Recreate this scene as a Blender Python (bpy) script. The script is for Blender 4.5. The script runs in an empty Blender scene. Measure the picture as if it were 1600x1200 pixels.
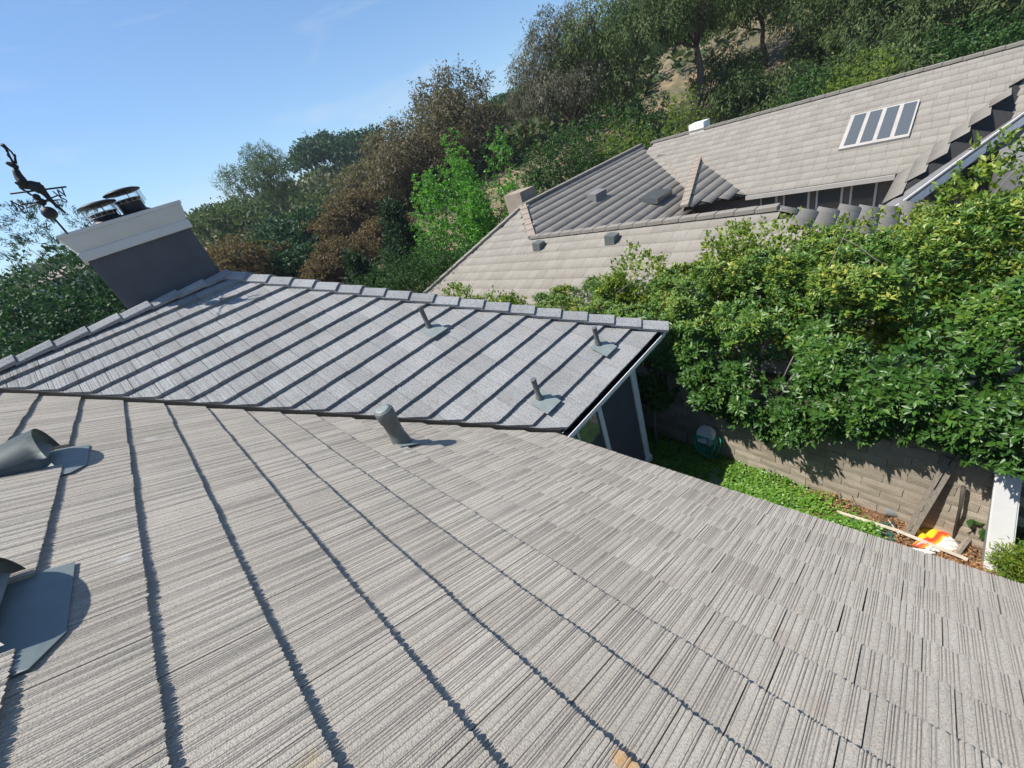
import bpy, bmesh, math, random
import numpy as np
from mathutils import Vector, Matrix

random.seed(7)
RNG = np.random.default_rng(7)
scene = bpy.context.scene
COL = scene.collection
R = math.radians

# ------------------------------------------------------------------ camera, world, sun, exposure
CAM = Matrix(((0.64871823, 0.55600754, -0.51963475),
              (-0.69944929, 0.16653555, -0.69500834),
              (-0.29989223, 0.81432274, 0.49693373)))
cam_d = bpy.data.cameras.new('camera')
cam = bpy.data.objects.new('camera', cam_d); COL.objects.link(cam)
cam.matrix_world = CAM.to_4x4()
cam_d.sensor_width = 36.0
cam_d.lens = 626.0 / 1600.0 * 36.0
cam_d.clip_start = 0.05; cam_d.clip_end = 6000
scene.camera = cam

SUN_AZ, SUN_EL = R(-54), R(58)          # azimuth measured from +Y towards +X
SUN = Vector((math.sin(SUN_AZ) * math.cos(SUN_EL), math.cos(SUN_AZ) * math.cos(SUN_EL), math.sin(SUN_EL)))
world = bpy.data.worlds.new('World'); scene.world = world; world.use_nodes = True
wn = world.node_tree; wn.nodes.clear()
w_out = wn.nodes.new('ShaderNodeOutputWorld'); w_bg = wn.nodes.new('ShaderNodeBackground')
sky = wn.nodes.new('ShaderNodeTexSky'); sky.sky_type = 'NISHITA'; sky.sun_disc = False
sky.sun_elevation = SUN_EL; sky.sun_rotation = SUN_AZ
sky.altitude = 100; sky.air_density = 1.0; sky.dust_density = 0.4; sky.ozone_density = 1.6
w_bg.inputs['Strength'].default_value = 0.094
tc = wn.nodes.new('ShaderNodeTexCoord')                 # thin cirrus wisps over the whole sky
mp = wn.nodes.new('ShaderNodeMapping'); mp.inputs['Scale'].default_value = (2.2, 2.2, 9.0)
mp.inputs['Rotation'].default_value = (0.25, 0.35, 0.4)
cn = wn.nodes.new('ShaderNodeTexNoise'); cn.inputs['Scale'].default_value = 1.6; cn.inputs['Detail'].default_value = 7
cn.inputs['Roughness'].default_value = 0.55; cn.inputs['Distortion'].default_value = 0.6
cr = wn.nodes.new('ShaderNodeValToRGB')
cr.color_ramp.elements[0].position = 0.56; cr.color_ramp.elements[0].color = (0, 0, 0, 1)
cr.color_ramp.elements[1].position = 0.80; cr.color_ramp.elements[1].color = (0.45, 0.45, 0.45, 1)
mx = wn.nodes.new('ShaderNodeMix'); mx.data_type = 'RGBA'
mx.inputs['B'].default_value = (5.6, 5.9, 6.4, 1)
L = wn.links.new
L(tc.outputs['Generated'], mp.inputs['Vector']); L(mp.outputs['Vector'], cn.inputs['Vector'])
L(cn.outputs['Fac'], cr.inputs['Fac']); L(cr.outputs['Color'], mx.inputs['Factor'])
tn = wn.nodes.new('ShaderNodeMix'); tn.data_type = 'RGBA'; tn.blend_type = 'MULTIPLY'; tn.inputs['Factor'].default_value = 1.0
tn.inputs['B'].default_value = (0.76, 0.98, 1.16, 1)      # white balance of the blue sky
L(sky.outputs['Color'], tn.inputs['A']); L(tn.outputs['Result'], mx.inputs['A']); L(mx.outputs['Result'], w_bg.inputs['Color'])
L(w_bg.outputs['Background'], w_out.inputs['Surface'])

sun_d = bpy.data.lights.new('sun', 'SUN'); sun_d.energy = 5.0; sun_d.angle = R(0.53); sun_d.color = (1.0, 0.955, 0.89)
sun = bpy.data.objects.new('sun', sun_d); COL.objects.link(sun)
sun.rotation_euler = SUN.to_track_quat('Z', 'Y').to_euler()
scene.view_settings.view_transform = 'Standard'; scene.view_settings.look = 'None'
scene.view_settings.exposure = 0.60; scene.view_settings.gamma = 1.0
scene.view_settings.use_curve_mapping = False

# ------------------------------------------------------------------ helpers
FPX = 626.0
CAMI = np.array(CAM.transposed()); CAMN = np.array(CAM)

def ray(px, py):
    v = np.array([px - 800.0, 600.0 - py, -FPX]); v /= np.linalg.norm(v)
    return CAMN @ v
def at_z(px, py, z): d = ray(px, py); return Vector(d * (z / d[2]))
def at_y(px, py, y): d = ray(px, py); return Vector(d * (y / d[1]))
def at_dist(px, py, dist): d = ray(px, py); return Vector(d * (dist / math.hypot(d[0], d[1])))
def at_plane(px, py, n, c): d = ray(px, py); return Vector(d * (c / float(np.dot(d, n))))
def project(P):
    c = CAMI @ np.asarray(P, float)
    return 800 + FPX * c[0] / -c[2], 600 - FPX * c[1] / -c[2], -c[2]

def link(name, mesh, parent=None, mat=None):
    o = bpy.data.objects.new(name, mesh); COL.objects.link(o)
    if parent is not None: o.parent = parent
    if mat is not None and mesh is not None and len(mesh.materials) == 0:
        for m in (mat if isinstance(mat, (list, tuple)) else [mat]): mesh.materials.append(m)
    return o
def thing(name, label, cat, loc=(0, 0, 0), group=None):
    o = bpy.data.objects.new(name, None); COL.objects.link(o); o.location = loc
    o.empty_display_size = 0.1
    o['label'] = label; o['category'] = cat
    if group: o['group'] = group
    return o
def tag(o, label, cat, group=None):
    o['label'] = label; o['category'] = cat
    if group: o['group'] = group
    return o
def child(name, bm, parent, mat, smooth=False, kind=None):
    """bm in world coordinates -> mesh object parented (offset by the parents' location)"""
    off = Vector((0, 0, 0)); p = parent
    while p is not None: off += p.location; p = p.parent
    if off.length > 0: bmesh.ops.translate(bm, vec=-off, verts=bm.verts)
    me = bpy.data.meshes.new(name); bm.normal_update(); bm.to_mesh(me); bm.free()
    if smooth: me.shade_smooth()
    o = link(name, me, parent, mat)
    if kind: o['kind'] = kind
    return o
def np_mesh(name, verts, faces, tint=None, smooth=False):
    """verts (n,3), faces (m,k) all of one size"""
    me = bpy.data.meshes.new(name)
    verts = np.asarray(verts, np.float32); faces = np.asarray(faces, np.int32)
    n, k = faces.shape
    me.vertices.add(len(verts)); me.vertices.foreach_set('co', verts.ravel())
    me.loops.add(n * k); me.loops.foreach_set('vertex_index', faces.ravel())
    me.polygons.add(n)
    me.polygons.foreach_set('loop_start', np.arange(0, n * k, k, dtype=np.int32))
    me.polygons.foreach_set('loop_total', np.full(n, k, np.int32))
    if tint is not None:
        a = me.attributes.new('tint', 'FLOAT', 'POINT'); a.data.foreach_set('value', np.asarray(tint, np.float32))
    me.update(calc_edges=True); me.validate(verbose=False)
    if smooth: me.shade_smooth()
    return me

def add_box(bm, c, s, rot=None, jit=0.0):
    M = Matrix.Translation(Vector(c)) @ (rot.to_4x4() if rot is not None else Matrix.Identity(4))
    vs = []
    for x, y, z in ((-1,-1,-1),(1,-1,-1),(1,1,-1),(-1,1,-1),(-1,-1,1),(1,-1,1),(1,1,1),(-1,1,1)):
        p = Vector((x * s[0] / 2, y * s[1] / 2, z * s[2] / 2))
        if jit: p += Vector((random.uniform(-jit, jit), random.uniform(-jit, jit), random.uniform(-jit, jit)))
        vs.append(bm.verts.new(M @ p))
    for f in ((0,3,2,1),(4,5,6,7),(0,1,5,4),(1,2,6,5),(2,3,7,6),(3,0,4,7)): bm.faces.new([vs[i] for i in f])
    return vs
def box_pts(bm, pts):
    """8 points: bottom 4 ccw, top 4 ccw"""
    vs = [bm.verts.new(Vector(p)) for p in pts]
    for f in ((0,3,2,1),(4,5,6,7),(0,1,5,4),(1,2,6,5),(2,3,7,6),(3,0,4,7)): bm.faces.new([vs[i] for i in f])
    bmesh.ops.recalc_face_normals(bm, faces=bm.faces[-6:])
    return vs
def slab(bm, pts, th, direction=(0, 0, -1)):
    """planar polygon extruded by th along direction"""
    d = Vector(direction).normalized() * th
    top = [bm.verts.new(Vector(p)) for p in pts]; bot = [bm.verts.new(Vector(p) + d) for p in pts]
    n = len(pts); fs = [bm.faces.new(top), bm.faces.new(list(reversed(bot)))]
    for i in range(n): fs.append(bm.faces.new((top[i], bot[i], bot[(i + 1) % n], top[(i + 1) % n])))
    bmesh.ops.recalc_face_normals(bm, faces=fs)
def frame_of(d):
    d = d.normalized(); a = Vector((0, 0, 1)) if abs(d.z) < 0.9 else Vector((1, 0, 0))
    u = d.cross(a).normalized(); return u, d.cross(u).normalized()
def tube(bm, path, radii, seg=8, cap=True):
    path = [Vector(p) for p in path]
    if not hasattr(radii, '__len__'): radii = [radii] * len(path)
    rings = []; u = None
    for i, p in enumerate(path):
        d = (path[min(i + 1, len(path) - 1)] - path[max(i - 1, 0)])
        if d.length < 1e-6: d = Vector((0, 0, 1))
        d.normalize()
        if u is None: u, v = frame_of(d)
        else:
            u = (u - d * u.dot(d)); u.normalize() if u.length > 1e-5 else None; v = d.cross(u)
        rings.append([bm.verts.new(p + (u * math.cos(t) + v * math.sin(t)) * radii[i]) for t in [2 * math.pi * k / seg for k in range(seg)]])
    for a, b in zip(rings, rings[1:]):
        for k in range(seg):
            f = bm.faces.new((a[k], a[(k + 1) % seg], b[(k + 1) % seg], b[k])); f.smooth = True
    if cap:
        bm.faces.new(list(reversed(rings[0]))); bm.faces.new(rings[-1])
def lathe(bm, prof, centre, axis=(0, 0, 1), seg=20, cap=True):
    c = Vector(centre); ax = Vector(axis).normalized(); u, v = frame_of(ax)
    rings = [[bm.verts.new(c + ax * h + (u * math.cos(2*math.pi*k/seg) + v * math.sin(2*math.pi*k/seg)) * r) for k in range(seg)] for r, h in prof]
    for a, b in zip(rings, rings[1:]):
        for k in range(seg): bm.faces.new((a[k], a[(k+1) % seg], b[(k+1) % seg], b[k])).smooth = True
    if cap:
        bm.faces.new(list(reversed(rings[0]))); bm.faces.new(rings[-1])
def sphere(bm, c, r, seg=12):
    n = seg // 2
    prof = [(max(1e-3, r * math.sin(math.pi * i / n)), -r * math.cos(math.pi * i / n)) for i in range(n + 1)]
    lathe(bm, prof, c, seg=seg)

# ------------------------------------------------------------------ materials
def mat_base(name):
    m = bpy.data.materials.new(name); m.use_nodes = True; nt = m.node_tree
    b = nt.nodes['Principled BSDF']; return m, nt, b
def node(nt, t, **kw):
    n = nt.nodes.new(t)
    for k, v in kw.items():
        if k in n.inputs: n.inputs[k].default_value = v
        else: setattr(n, k, v)
    return n
def ramp(nt, stops):
    r = nt.nodes.new('ShaderNodeValToRGB'); e = r.color_ramp.elements
    while len(e) < len(stops): e.new(0.5)
    for i, (p, c) in enumerate(stops): e[i].position = p; e[i].color = (*c, 1) if len(c) == 3 else c
    return r
def mixc(nt, fac, a, b, mode='MIX'):
    m = nt.nodes.new('ShaderNodeMix'); m.data_type = 'RGBA'; m.blend_type = mode
    for s, v in (('Factor', fac), ('A', a), ('B', b)):
        if isinstance(v, (int, float)): m.inputs[s].default_value = v
        elif isinstance(v, tuple): m.inputs[s].default_value = (*v, 1)
        else: nt.links.new(v, m.inputs[s])
    return m.outputs['Result']
def simple(name, c1, c2=None, scale=6.0, rough=0.7, metal=0.0, bump=0.0, bscale=60.0, detail=4, stretch=None):
    m, nt, b = mat_base(name)
    b.inputs['Roughness'].default_value = rough; b.inputs['Metallic'].default_value = metal
    g = nt.nodes.new('ShaderNodeNewGeometry'); vec = g.outputs['Position']
    if stretch:
        mp = nt.nodes.new('ShaderNodeMapping'); mp.inputs['Scale'].default_value = stretch
        nt.links.new(vec, mp.inputs['Vector']); vec = mp.outputs['Vector']
    n = node(nt, 'ShaderNodeTexNoise', Scale=scale, Detail=detail, Roughness=0.6); nt.links.new(vec, n.inputs['Vector'])
    r = ramp(nt, [(0.3, c1), (0.7, c2 or tuple(x * 0.8 for x in c1))]); nt.links.new(n.outputs['Fac'], r.inputs['Fac'])
    nt.links.new(r.outputs['Color'], b.inputs['Base Color'])
    if bump:
        n2 = node(nt, 'ShaderNodeTexNoise', Scale=bscale, Detail=5, Roughness=0.65); nt.links.new(vec, n2.inputs['Vector'])
        bp = node(nt, 'ShaderNodeBump', Strength=bump, Distance=0.01); nt.links.new(n2.outputs['Fac'], bp.inputs['Height'])
        nt.links.new(bp.outputs['Normal'], b.inputs['Normal'])
    return m
def tile_material(name, lo, hi, speck, by_attr=False, grain=150.0):
    """weathered concrete tile: per tile tone, cloudy patches, sand grain"""
    m, nt, b = mat_base(name); b.inputs['Roughness'].default_value = 0.92
    b.inputs['Specular IOR Level'].default_value = 0.25
    g = nt.nodes.new('ShaderNodeNewGeometry'); pos = g.outputs['Position']
    if by_attr:
        t = nt.nodes.new('ShaderNodeAttribute'); t.attribute_name = 'tint'; tone = t.outputs['Fac']
    else:
        t = nt.nodes.new('ShaderNodeObjectInfo'); tone = t.outputs['Random']
    n1 = node(nt, 'ShaderNodeTexNoise', Scale=2.6, Detail=5, Roughness=0.6); nt.links.new(pos, n1.inputs['Vector'])
    add = nt.nodes.new('ShaderNodeMath'); add.operation = 'MULTIPLY_ADD'; add.inputs[1].default_value = 0.40
    nt.links.new(tone, add.inputs[0]); nt.links.new(n1.outputs['Fac'], add.inputs[2])
    r1 = ramp(nt, [(0.38, lo), (0.95, hi)]); nt.links.new(add.outputs[0], r1.inputs['Fac'])
    n2 = node(nt, 'ShaderNodeTexNoise', Scale=grain, Detail=2, Roughness=0.7); nt.links.new(pos, n2.inputs['Vector'])
    r2 = ramp(nt, [(0.34, (speck,) * 3), (0.47, (1, 1, 1)), (0.66, (1.22, 1.22, 1.2))]); nt.links.new(n2.outputs['Fac'], r2.inputs['Fac'])
    c = mixc(nt, 0.85, r1.outputs['Color'], r2.outputs['Color'], 'MULTIPLY')
    n3 = node(nt, 'ShaderNodeTexNoise', Scale=0.9, Detail=8, Roughness=0.72); nt.links.new(pos, n3.inputs['Vector'])
    r3 = ramp(nt, [(0.60, (0, 0, 0)), (0.74, (0.35, 0.35, 0.35))]); nt.links.new(n3.outputs['Fac'], r3.inputs['Fac'])
    c = mixc(nt, r3.outputs['Color'], c, (0.30, 0.245, 0.205))            # faint rusty-brown blotches
    nt.links.new(c, b.inputs['Base Color'])
    bp = node(nt, 'ShaderNodeBump', Strength=0.7, Distance=0.006); nt.links.new(n2.outputs['Fac'], bp.inputs['Height'])
    nt.links.new(bp.outputs['Normal'], b.inputs['Normal'])
    return m
def leaf_material(name, stops, rough=0.45, trans=0.3, spec=0.5):
    m, nt, b = mat_base(name)
    b.inputs['Roughness'].default_value = rough; b.inputs['Specular IOR Level'].default_value = spec
    t = nt.nodes.new('ShaderNodeAttribute'); t.attribute_name = 'tint'
    r = ramp(nt, stops); nt.links.new(t.outputs['Fac'], r.inputs['Fac'])
    nt.links.new(r.outputs['Color'], b.inputs['Base Color'])
    tr = nt.nodes.new('ShaderNodeBsdfTranslucent')
    br = mixc(nt, 1.0, r.outputs['Color'], (1.5, 1.7, 0.9), 'MULTIPLY'); nt.links.new(br, tr.inputs['Color'])
    ms = nt.nodes.new('ShaderNodeMixShader'); ms.inputs['Fac'].default_value = trans
    nt.links.new(b.outputs['BSDF'], ms.inputs[1]); nt.links.new(tr.outputs['BSDF'], ms.inputs[2])
    nt.links.new(ms.outputs['Shader'], nt.nodes['Material Output'].inputs['Surface'])
    return m

M = {}
M['tile'] = tile_material('roof_tile_concrete', (0.322, 0.289, 0.242), (0.41, 0.372, 0.315), 0.60)
M['tile_wing'] = tile_material('wing_tile_concrete', (0.215, 0.222, 0.224), (0.305, 0.313, 0.316), 0.28, grain=75.0)
M['tile_wing_stuff'] = tile_material('wing_tile_concrete_field', (0.215, 0.222, 0.224), (0.305, 0.313, 0.316), 0.28, by_attr=True, grain=75.0)
M['tile_stuff'] = tile_material('roof_tile_concrete_field', (0.322, 0.289, 0.242), (0.41, 0.372, 0.315), 0.60, by_attr=True)
def add_spots(m, spots):
    nt = m.node_tree; b = nt.nodes['Principled BSDF']; g = nt.nodes.new('ShaderNodeNewGeometry')
    nz = node(nt, 'ShaderNodeTexNoise', Scale=26.0, Detail=4, Roughness=0.7); nt.links.new(g.outputs['Position'], nz.inputs['Vector'])
    cur = b.inputs['Base Color'].links[0].from_socket
    for P, r, c, st in spots:
        d = nt.nodes.new('ShaderNodeVectorMath'); d.operation = 'DISTANCE'; d.inputs[1].default_value = P; nt.links.new(g.outputs['Position'], d.inputs[0])
        a = nt.nodes.new('ShaderNodeMath'); a.operation = 'MULTIPLY_ADD'; a.inputs[1].default_value = r * 2.4; nt.links.new(nz.outputs['Fac'], a.inputs[0]); nt.links.new(d.outputs['Value'], a.inputs[2])
        mr = nt.nodes.new('ShaderNodeMapRange'); mr.inputs['From Min'].default_value = r * 1.5; mr.inputs['From Max'].default_value = r * 2.2; mr.inputs['To Min'].default_value = st; mr.inputs['To Max'].default_value = 0
        nt.links.new(a.outputs[0], mr.inputs['Value']); cur = mixc(nt, mr.outputs['Result'], cur, c)
    nt.links.new(cur, b.inputs['Base Color'])
def roof_at(px, py):
    n = (math.sin(R(30)), 0, math.cos(R(30))); return at_plane(px, py, np.array(n), -1.43)
SPOTS = [(roof_at(980, 1190), .06, (.48, .27, .10), .8), (roof_at(990, 1160), .03, (.42, .25, .12), .6), (roof_at(235, 683), .07, (.62, .60, .58), .45), (roof_at(190, 872), .05, (.66, .65, .63), .5),
         (roof_at(262, 684), .05, (.62, .60, .58), .4), (roof_at(634, 704), .05, (.66, .65, .62), .6), (roof_at(600, 730), .05, (.6, .58, .55), .4), (roof_at(1225, 990), .08, (.30, .235, .18), .5), (roof_at(1280, 1100), .09, (.30, .24, .19), .45), (roof_at(700, 1010), .08, (.33, .26, .20), .4), (roof_at(480, 1190), .05, (.42, .33, .16), .4), (roof_at(1050, 900), .10, (.29, .24, .20), .4)]
for k_ in ('tile', 'tile_stuff'): add_spots(M[k_], SPOTS)
M['groove'] = simple('tile_groove_dirt', (0.25, 0.22, 0.185), (0.34, 0.305, 0.26), 30, 0.95)
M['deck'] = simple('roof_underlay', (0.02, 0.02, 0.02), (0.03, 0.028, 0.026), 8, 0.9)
M['valley'] = simple('valley_metal', (0.05, 0.055, 0.06), (0.08, 0.08, 0.085), 5, 0.6, 0.3)
M['vent'] = simple('vent_painted_metal', (0.125, 0.155, 0.155), (0.165, 0.195, 0.195), 5, 0.5, 0.1, 0.05, 40)
M['flash'] = simple('flashing_green_grey', (0.19, 0.225, 0.215), (0.25, 0.28, 0.27), 7, 0.6, 0.1, 0.05, 60)
M['pipe'] = simple('pipe_painted_grey', (0.085, 0.097, 0.095), (0.125, 0.137, 0.132), 14, 0.6, 0.0, 0.15, 60)
M['white'] = simple('white_trim_paint', (0.72, 0.72, 0.71), (0.80, 0.80, 0.79), 4, 0.55, 0, 0.05, 30)
M['cornice'] = simple('cornice_paint', (0.52, 0.505, 0.47), (0.58, 0.565, 0.53), 3, 0.6, 0, 0.05, 30)
M['stucco'] = simple('blue_grey_stucco', (0.066, 0.070, 0.080), (0.088, 0.092, 0.103), 3, 0.9, 0, 0.5, 90)
M['glass'], nt_, b_ = mat_base('window_glass')
b_.inputs['Base Color'].default_value = (0.09, 0.10, 0.105, 1); b_.inputs['Roughness'].default_value = 0.06
b_.inputs['Specular IOR Level'].default_value = 0.8
M['black'] = simple('black_metal', (0.012, 0.012, 0.013), (0.022, 0.022, 0.024), 10, 0.5, 0.4)
M['bronze'] = simple('weathered_bronze', (0.016, 0.016, 0.016), (0.032, 0.030, 0.028), 25, 0.55, 0.5)
M['mesh'] = simple('galvanised_wire', (0.42, 0.43, 0.45), (0.5, 0.5, 0.52), 30, 0.4, 0.6)
M['block'] = tile_material('slump_block', (0.25, 0.215, 0.165), (0.39, 0.335, 0.265), 0.72, grain=90.0)
M['mortar'] = simple('mortar', (0.13, 0.112, 0.09), (0.17, 0.148, 0.12), 12, 0.95, 0, 0.4, 60)
M['brick'] = simple('cap_brick', (0.22, 0.12, 0.085), (0.29, 0.165, 0.12), 12, 0.9, 0, 0.4, 60)
M['soil'] = None
M['bark'] = simple('bark_brown', (0.075, 0.055, 0.04), (0.12, 0.09, 0.065), 9, 0.95, 0, 0.8, 25, stretch=(1, 1, 0.25))
M['bark_grey'] = simple('bark_grey', (0.16, 0.14, 0.12), (0.26, 0.235, 0.205), 5, 0.9, 0, 0.6, 20, stretch=(1, 1, 0.3))
M['wood_grey'] = simple('weathered_wood', (0.19, 0.165, 0.135), (0.30, 0.265, 0.22), 14, 0.9, 0, 0.5, 60, stretch=(3, 3, 1))
M['board'] = simple('pale_board', (0.36, 0.31, 0.245), (0.47, 0.42, 0.34), 9, 0.85, 0, 0.3, 50)
M['rust'] = simple('dark_post', (0.045, 0.04, 0.037), (0.08, 0.065, 0.05), 12, 0.7)
M['plastic_grey'] = simple('grey_plastic', (0.17, 0.175, 0.18), (0.22, 0.225, 0.23), 6, 0.45)
M['plate'] = simple('hanger_plate', (0.60, 0.575, 0.55), (0.70, 0.67, 0.645), 9, 0.5)
M['hose'] = simple('green_hose', (0.012, 0.20, 0.135), (0.03, 0.30, 0.20), 20, 0.4)
M['tray'] = simple('green_tray', (0.02, 0.075, 0.055), (0.04, 0.11, 0.085), 9, 0.5)
M['concrete'] = simple('paver_concrete', (0.22, 0.215, 0.205), (0.30, 0.295, 0.28), 10, 0.9, 0, 0.3, 60)
M['twig'] = simple('dry_twig', (0.17, 0.12, 0.085), (0.29, 0.215, 0.155), 30, 0.9)
M['n_roof'] = tile_material('neighbour_roof_tile', (0.205, 0.187, 0.160), (0.25, 0.23, 0.20), 0.92, by_attr=True, grain=40.0)
M['n_wall'] = simple('neighbour_wall', (0.33, 0.31, 0.28), (0.39, 0.37, 0.34), 2, 0.9)
M['n_dark'] = simple('neighbour_dark_siding', (0.15, 0.145, 0.14), (0.19, 0.185, 0.18), 2, 0.85)
M['n_ridge'] = simple('neighbour_ridge_clay', (0.25, 0.20, 0.155), (0.31, 0.255, 0.205), 4, 0.9)
M['far_wall'] = simple('far_house_wall', (0.60, 0.60, 0.60), (0.68, 0.68, 0.68), 0.5, 0.9)
M['far_roof'] = simple('far_house_roof', (0.27, 0.215, 0.18), (0.34, 0.28, 0.24), 0.6, 0.9)
M['pillar'] = simple('white_stucco', (0.78, 0.775, 0.76), (0.84, 0.835, 0.82), 3, 0.8, 0, 0.25, 50)

M['l_hedge'] = leaf_material('hedge_leaves', [(0.0, (0.018, 0.055, 0.010)), (0.40, (0.042, 0.112, 0.016)), (0.66, (0.100, 0.185, 0.024)), (0.88, (0.19, 0.25, 0.034)), (1.0, (0.34, 0.34, 0.055))], 0.42, 0.13, 0.4)
M['l_cover'] = leaf_material('ground_cover_leaves', [(0.0, (0.045, 0.12, 0.014)), (0.5, (0.115, 0.25, 0.03)), (1.0, (0.25, 0.40, 0.06))], 0.4, 0.3)
M['l_yellow'] = leaf_material('yellow_green_leaves', [(0.0, (0.05, 0.11, 0.012)), (0.5, (0.15, 0.22, 0.022)), (1.0, (0.36, 0.38, 0.05))], 0.45, 0.35)
M['l_gum'] = leaf_material('bright_green_leaves', [(0.0, (0.03, 0.10, 0.010)), (0.5, (0.085, 0.235, 0.022)), (1.0, (0.19, 0.40, 0.05))], 0.4, 0.4)
M['l_gloss'] = leaf_material('dark_glossy_leaves', [(0.0, (0.016, 0.045, 0.010)), (0.6, (0.042, 0.10, 0.02)), (1.0, (0.095, 0.165, 0.045))], 0.5, 0.18, 0.25)
M['l_oak'] = leaf_material('dark_green_leaves', [(0.0, (0.017, 0.048, 0.019)), (0.6, (0.036, 0.086, 0.036)), (1.0, (0.072, 0.138, 0.058))], 0.6, 0.2, 0.25)
M['l_pine'] = leaf_material('pine_needles', [(0.0, (0.012, 0.032, 0.014)), (0.6, (0.032, 0.066, 0.026)), (1.0, (0.085, 0.125, 0.05))], 0.65, 0.2, 0.2)
M['l_brown'] = leaf_material('brown_dry_leaves', [(0.0, (0.046, 0.041, 0.024)), (0.45, (0.111, 0.092, 0.051)), (0.8, (0.203, 0.162, 0.095)), (1.0, (0.338, 0.284, 0.182))], 0.65, 0.25, 0.2)
M['l_red'] = leaf_material('rusty_leaves', [(0.0, (0.060, 0.042, 0.022)), (0.5, (0.126, 0.088, 0.048)), (0.8, (0.192, 0.142, 0.078)), (1.0, (0.156, 0.192, 0.060))], 0.65, 0.3, 0.2)
M['l_euc'] = leaf_material('grey_gum_leaves', [(0.0, (0.043, 0.048, 0.029)), (0.5, (0.099, 0.099, 0.064)), (0.8, (0.189, 0.167, 0.123)), (1.0, (0.348, 0.297, 0.239))], 0.65, 0.2, 0.2)
M['l_euc_green'] = leaf_material('green_gum_leaves', [(0.0, (0.029, 0.049, 0.018)), (0.5, (0.072, 0.111, 0.036)), (1.0, (0.189, 0.227, 0.085))], 0.65, 0.25, 0.2)
M['l_scrub'] = leaf_material('scrub_leaves', [(0.0, (0.029, 0.055, 0.023)), (0.5, (0.063, 0.098, 0.040)), (1.0, (0.161, 0.138, 0.069))], 0.65, 0.2, 0.2)
M['l_litter'] = leaf_material('dead_leaf_litter', [(0.0, (0.11, 0.05, 0.02)), (0.5, (0.30, 0.145, 0.055)), (1.0, (0.46, 0.27, 0.13))], 0.8, 0.1)

def ground_material(name, stops, scale):
    m, nt, b = mat_base(name); b.inputs['Roughness'].default_value = 0.95
    g = nt.nodes.new('ShaderNodeNewGeometry')
    n = node(nt, 'ShaderNodeTexNoise', Scale=scale, Detail=9, Roughness=0.7); nt.links.new(g.outputs['Position'], n.inputs['Vector'])
    r = ramp(nt, stops); nt.links.new(n.outputs['Fac'], r.inputs['Fac']); nt.links.new(r.outputs['Color'], b.inputs['Base Color'])
    bp = node(nt, 'ShaderNodeBump', Strength=0.8, Distance=0.05); nt.links.new(n.outputs['Fac'], bp.inputs['Height'])
    nt.links.new(bp.outputs['Normal'], b.inputs['Normal'])
    return m
M['hill'] = ground_material('dry_hillside', [(0.30, (0.05, 0.062, 0.028)), (0.50, (0.12, 0.10, 0.055)), (0.62, (0.25, 0.175, 0.105)), (0.78, (0.34, 0.245, 0.155))], 0.35)
M['soil'] = ground_material('garden_soil', [(0.3, (0.06, 0.04, 0.025)), (0.55, (0.15, 0.085, 0.045)), (0.75, (0.27, 0.15, 0.08))], 7.0)

# ------------------------------------------------------------------ ground and hills
AZS = [-180, -120, -60, -10, 8, 22, 35, 48, 60, 72, 85, 100, 120, 180]
RS = [0, 16, 26, 34, 44, 60, 90, 130, 200, 300, 500, 900, 1800, 4000]
HG = {
 -180: [-6, -6, -6.2, -6.5, -7, -8, -10, -12, -15, -18, -20, -20, -20, -20],
 -120: [-6, -6, -6.2, -6.5, -7, -8, -10, -12, -15, -18, -20, -20, -20, -20],
 -60:  [-6, -6.2, -6.8, -7.5, -8, -9, -9, -8, -7, -5, 0, 14, 40, 60],
 -10:  [-6, -6.4, -7.2, -7.6, -7.2, -5, -1.5, 2.0, 6, 11, 20, 50, 95, 120],
 8:    [-6, -6.4, -7.2, -7.6, -7.2, -5, -1.0, 2.5, 7, 12, 22, 48, 90, 110],
 22:   [-6, -6.4, -7.2, -7.5, -7, -5, -1.2, 2.6, 8.4, 13, 18, 24, 40, 50],
 35:   [-6, -6.5, -7.2, -7.2, -6, -3.2, 0.0, 3.5, 8, 11, 14, 16, 20, 20],
 48:   [-6, -6.8, -7.2, -7.0, -5.2, -2.0, 1.2, 4.5, 9, 11, 12, 12, 10, 0],
 60:   [-6, -7.0, -7.2, -7.0, -4.2, -1.2, 4.0, 10, 18, 22, 24, 24, 20, 10],
 72:   [-6, -7.0, -7.2, -7.0, -4.4, 0.4, 8.0, 17, 28, 36, 40, 40, 35, 20],
 85:   [-6, -7.0, -7.2, -7.0, -4.8, 0.0, 8.0, 18, 30, 40, 46, 46, 40, 25],
 100:  [-6, -7.0, -7.2, -7.0, -4.8, 0.0, 8.0, 18, 30, 40, 46, 46, 40, 25],
 120:  [-6, -6.8, -7.0, -7.0, -5.6, -2.0, 4.0, 11, 20, 28, 32, 32, 28, 15],
 180:  [-6, -6, -6.2, -6.5, -7, -8, -10, -12, -15, -18, -20, -20, -20, -20]}
HT = np.array([HG[a] for a in AZS])
def terrain(x, y):
    az = math.degrees(math.atan2(x, y)); r = math.hypot(x, y)
    i = max(0, min(len(AZS) - 2, int(np.searchsorted(AZS, az)) - 1)); t = (az - AZS[i]) / (AZS[i + 1] - AZS[i])
    h0 = np.interp(r, RS, HT[i]); h1 = np.interp(r, RS, HT[i + 1])
    h = h0 * (1 - t) + h1 * t
    w = min(1.0, max(0.0, (r - 24) / 30))
    return float(h + w * (0.5 * math.sin(x * 0.13 + 1) * math.cos(y * 0.11) + 0.25 * math.sin(x * 0.37 + y * 0.29)))
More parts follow.
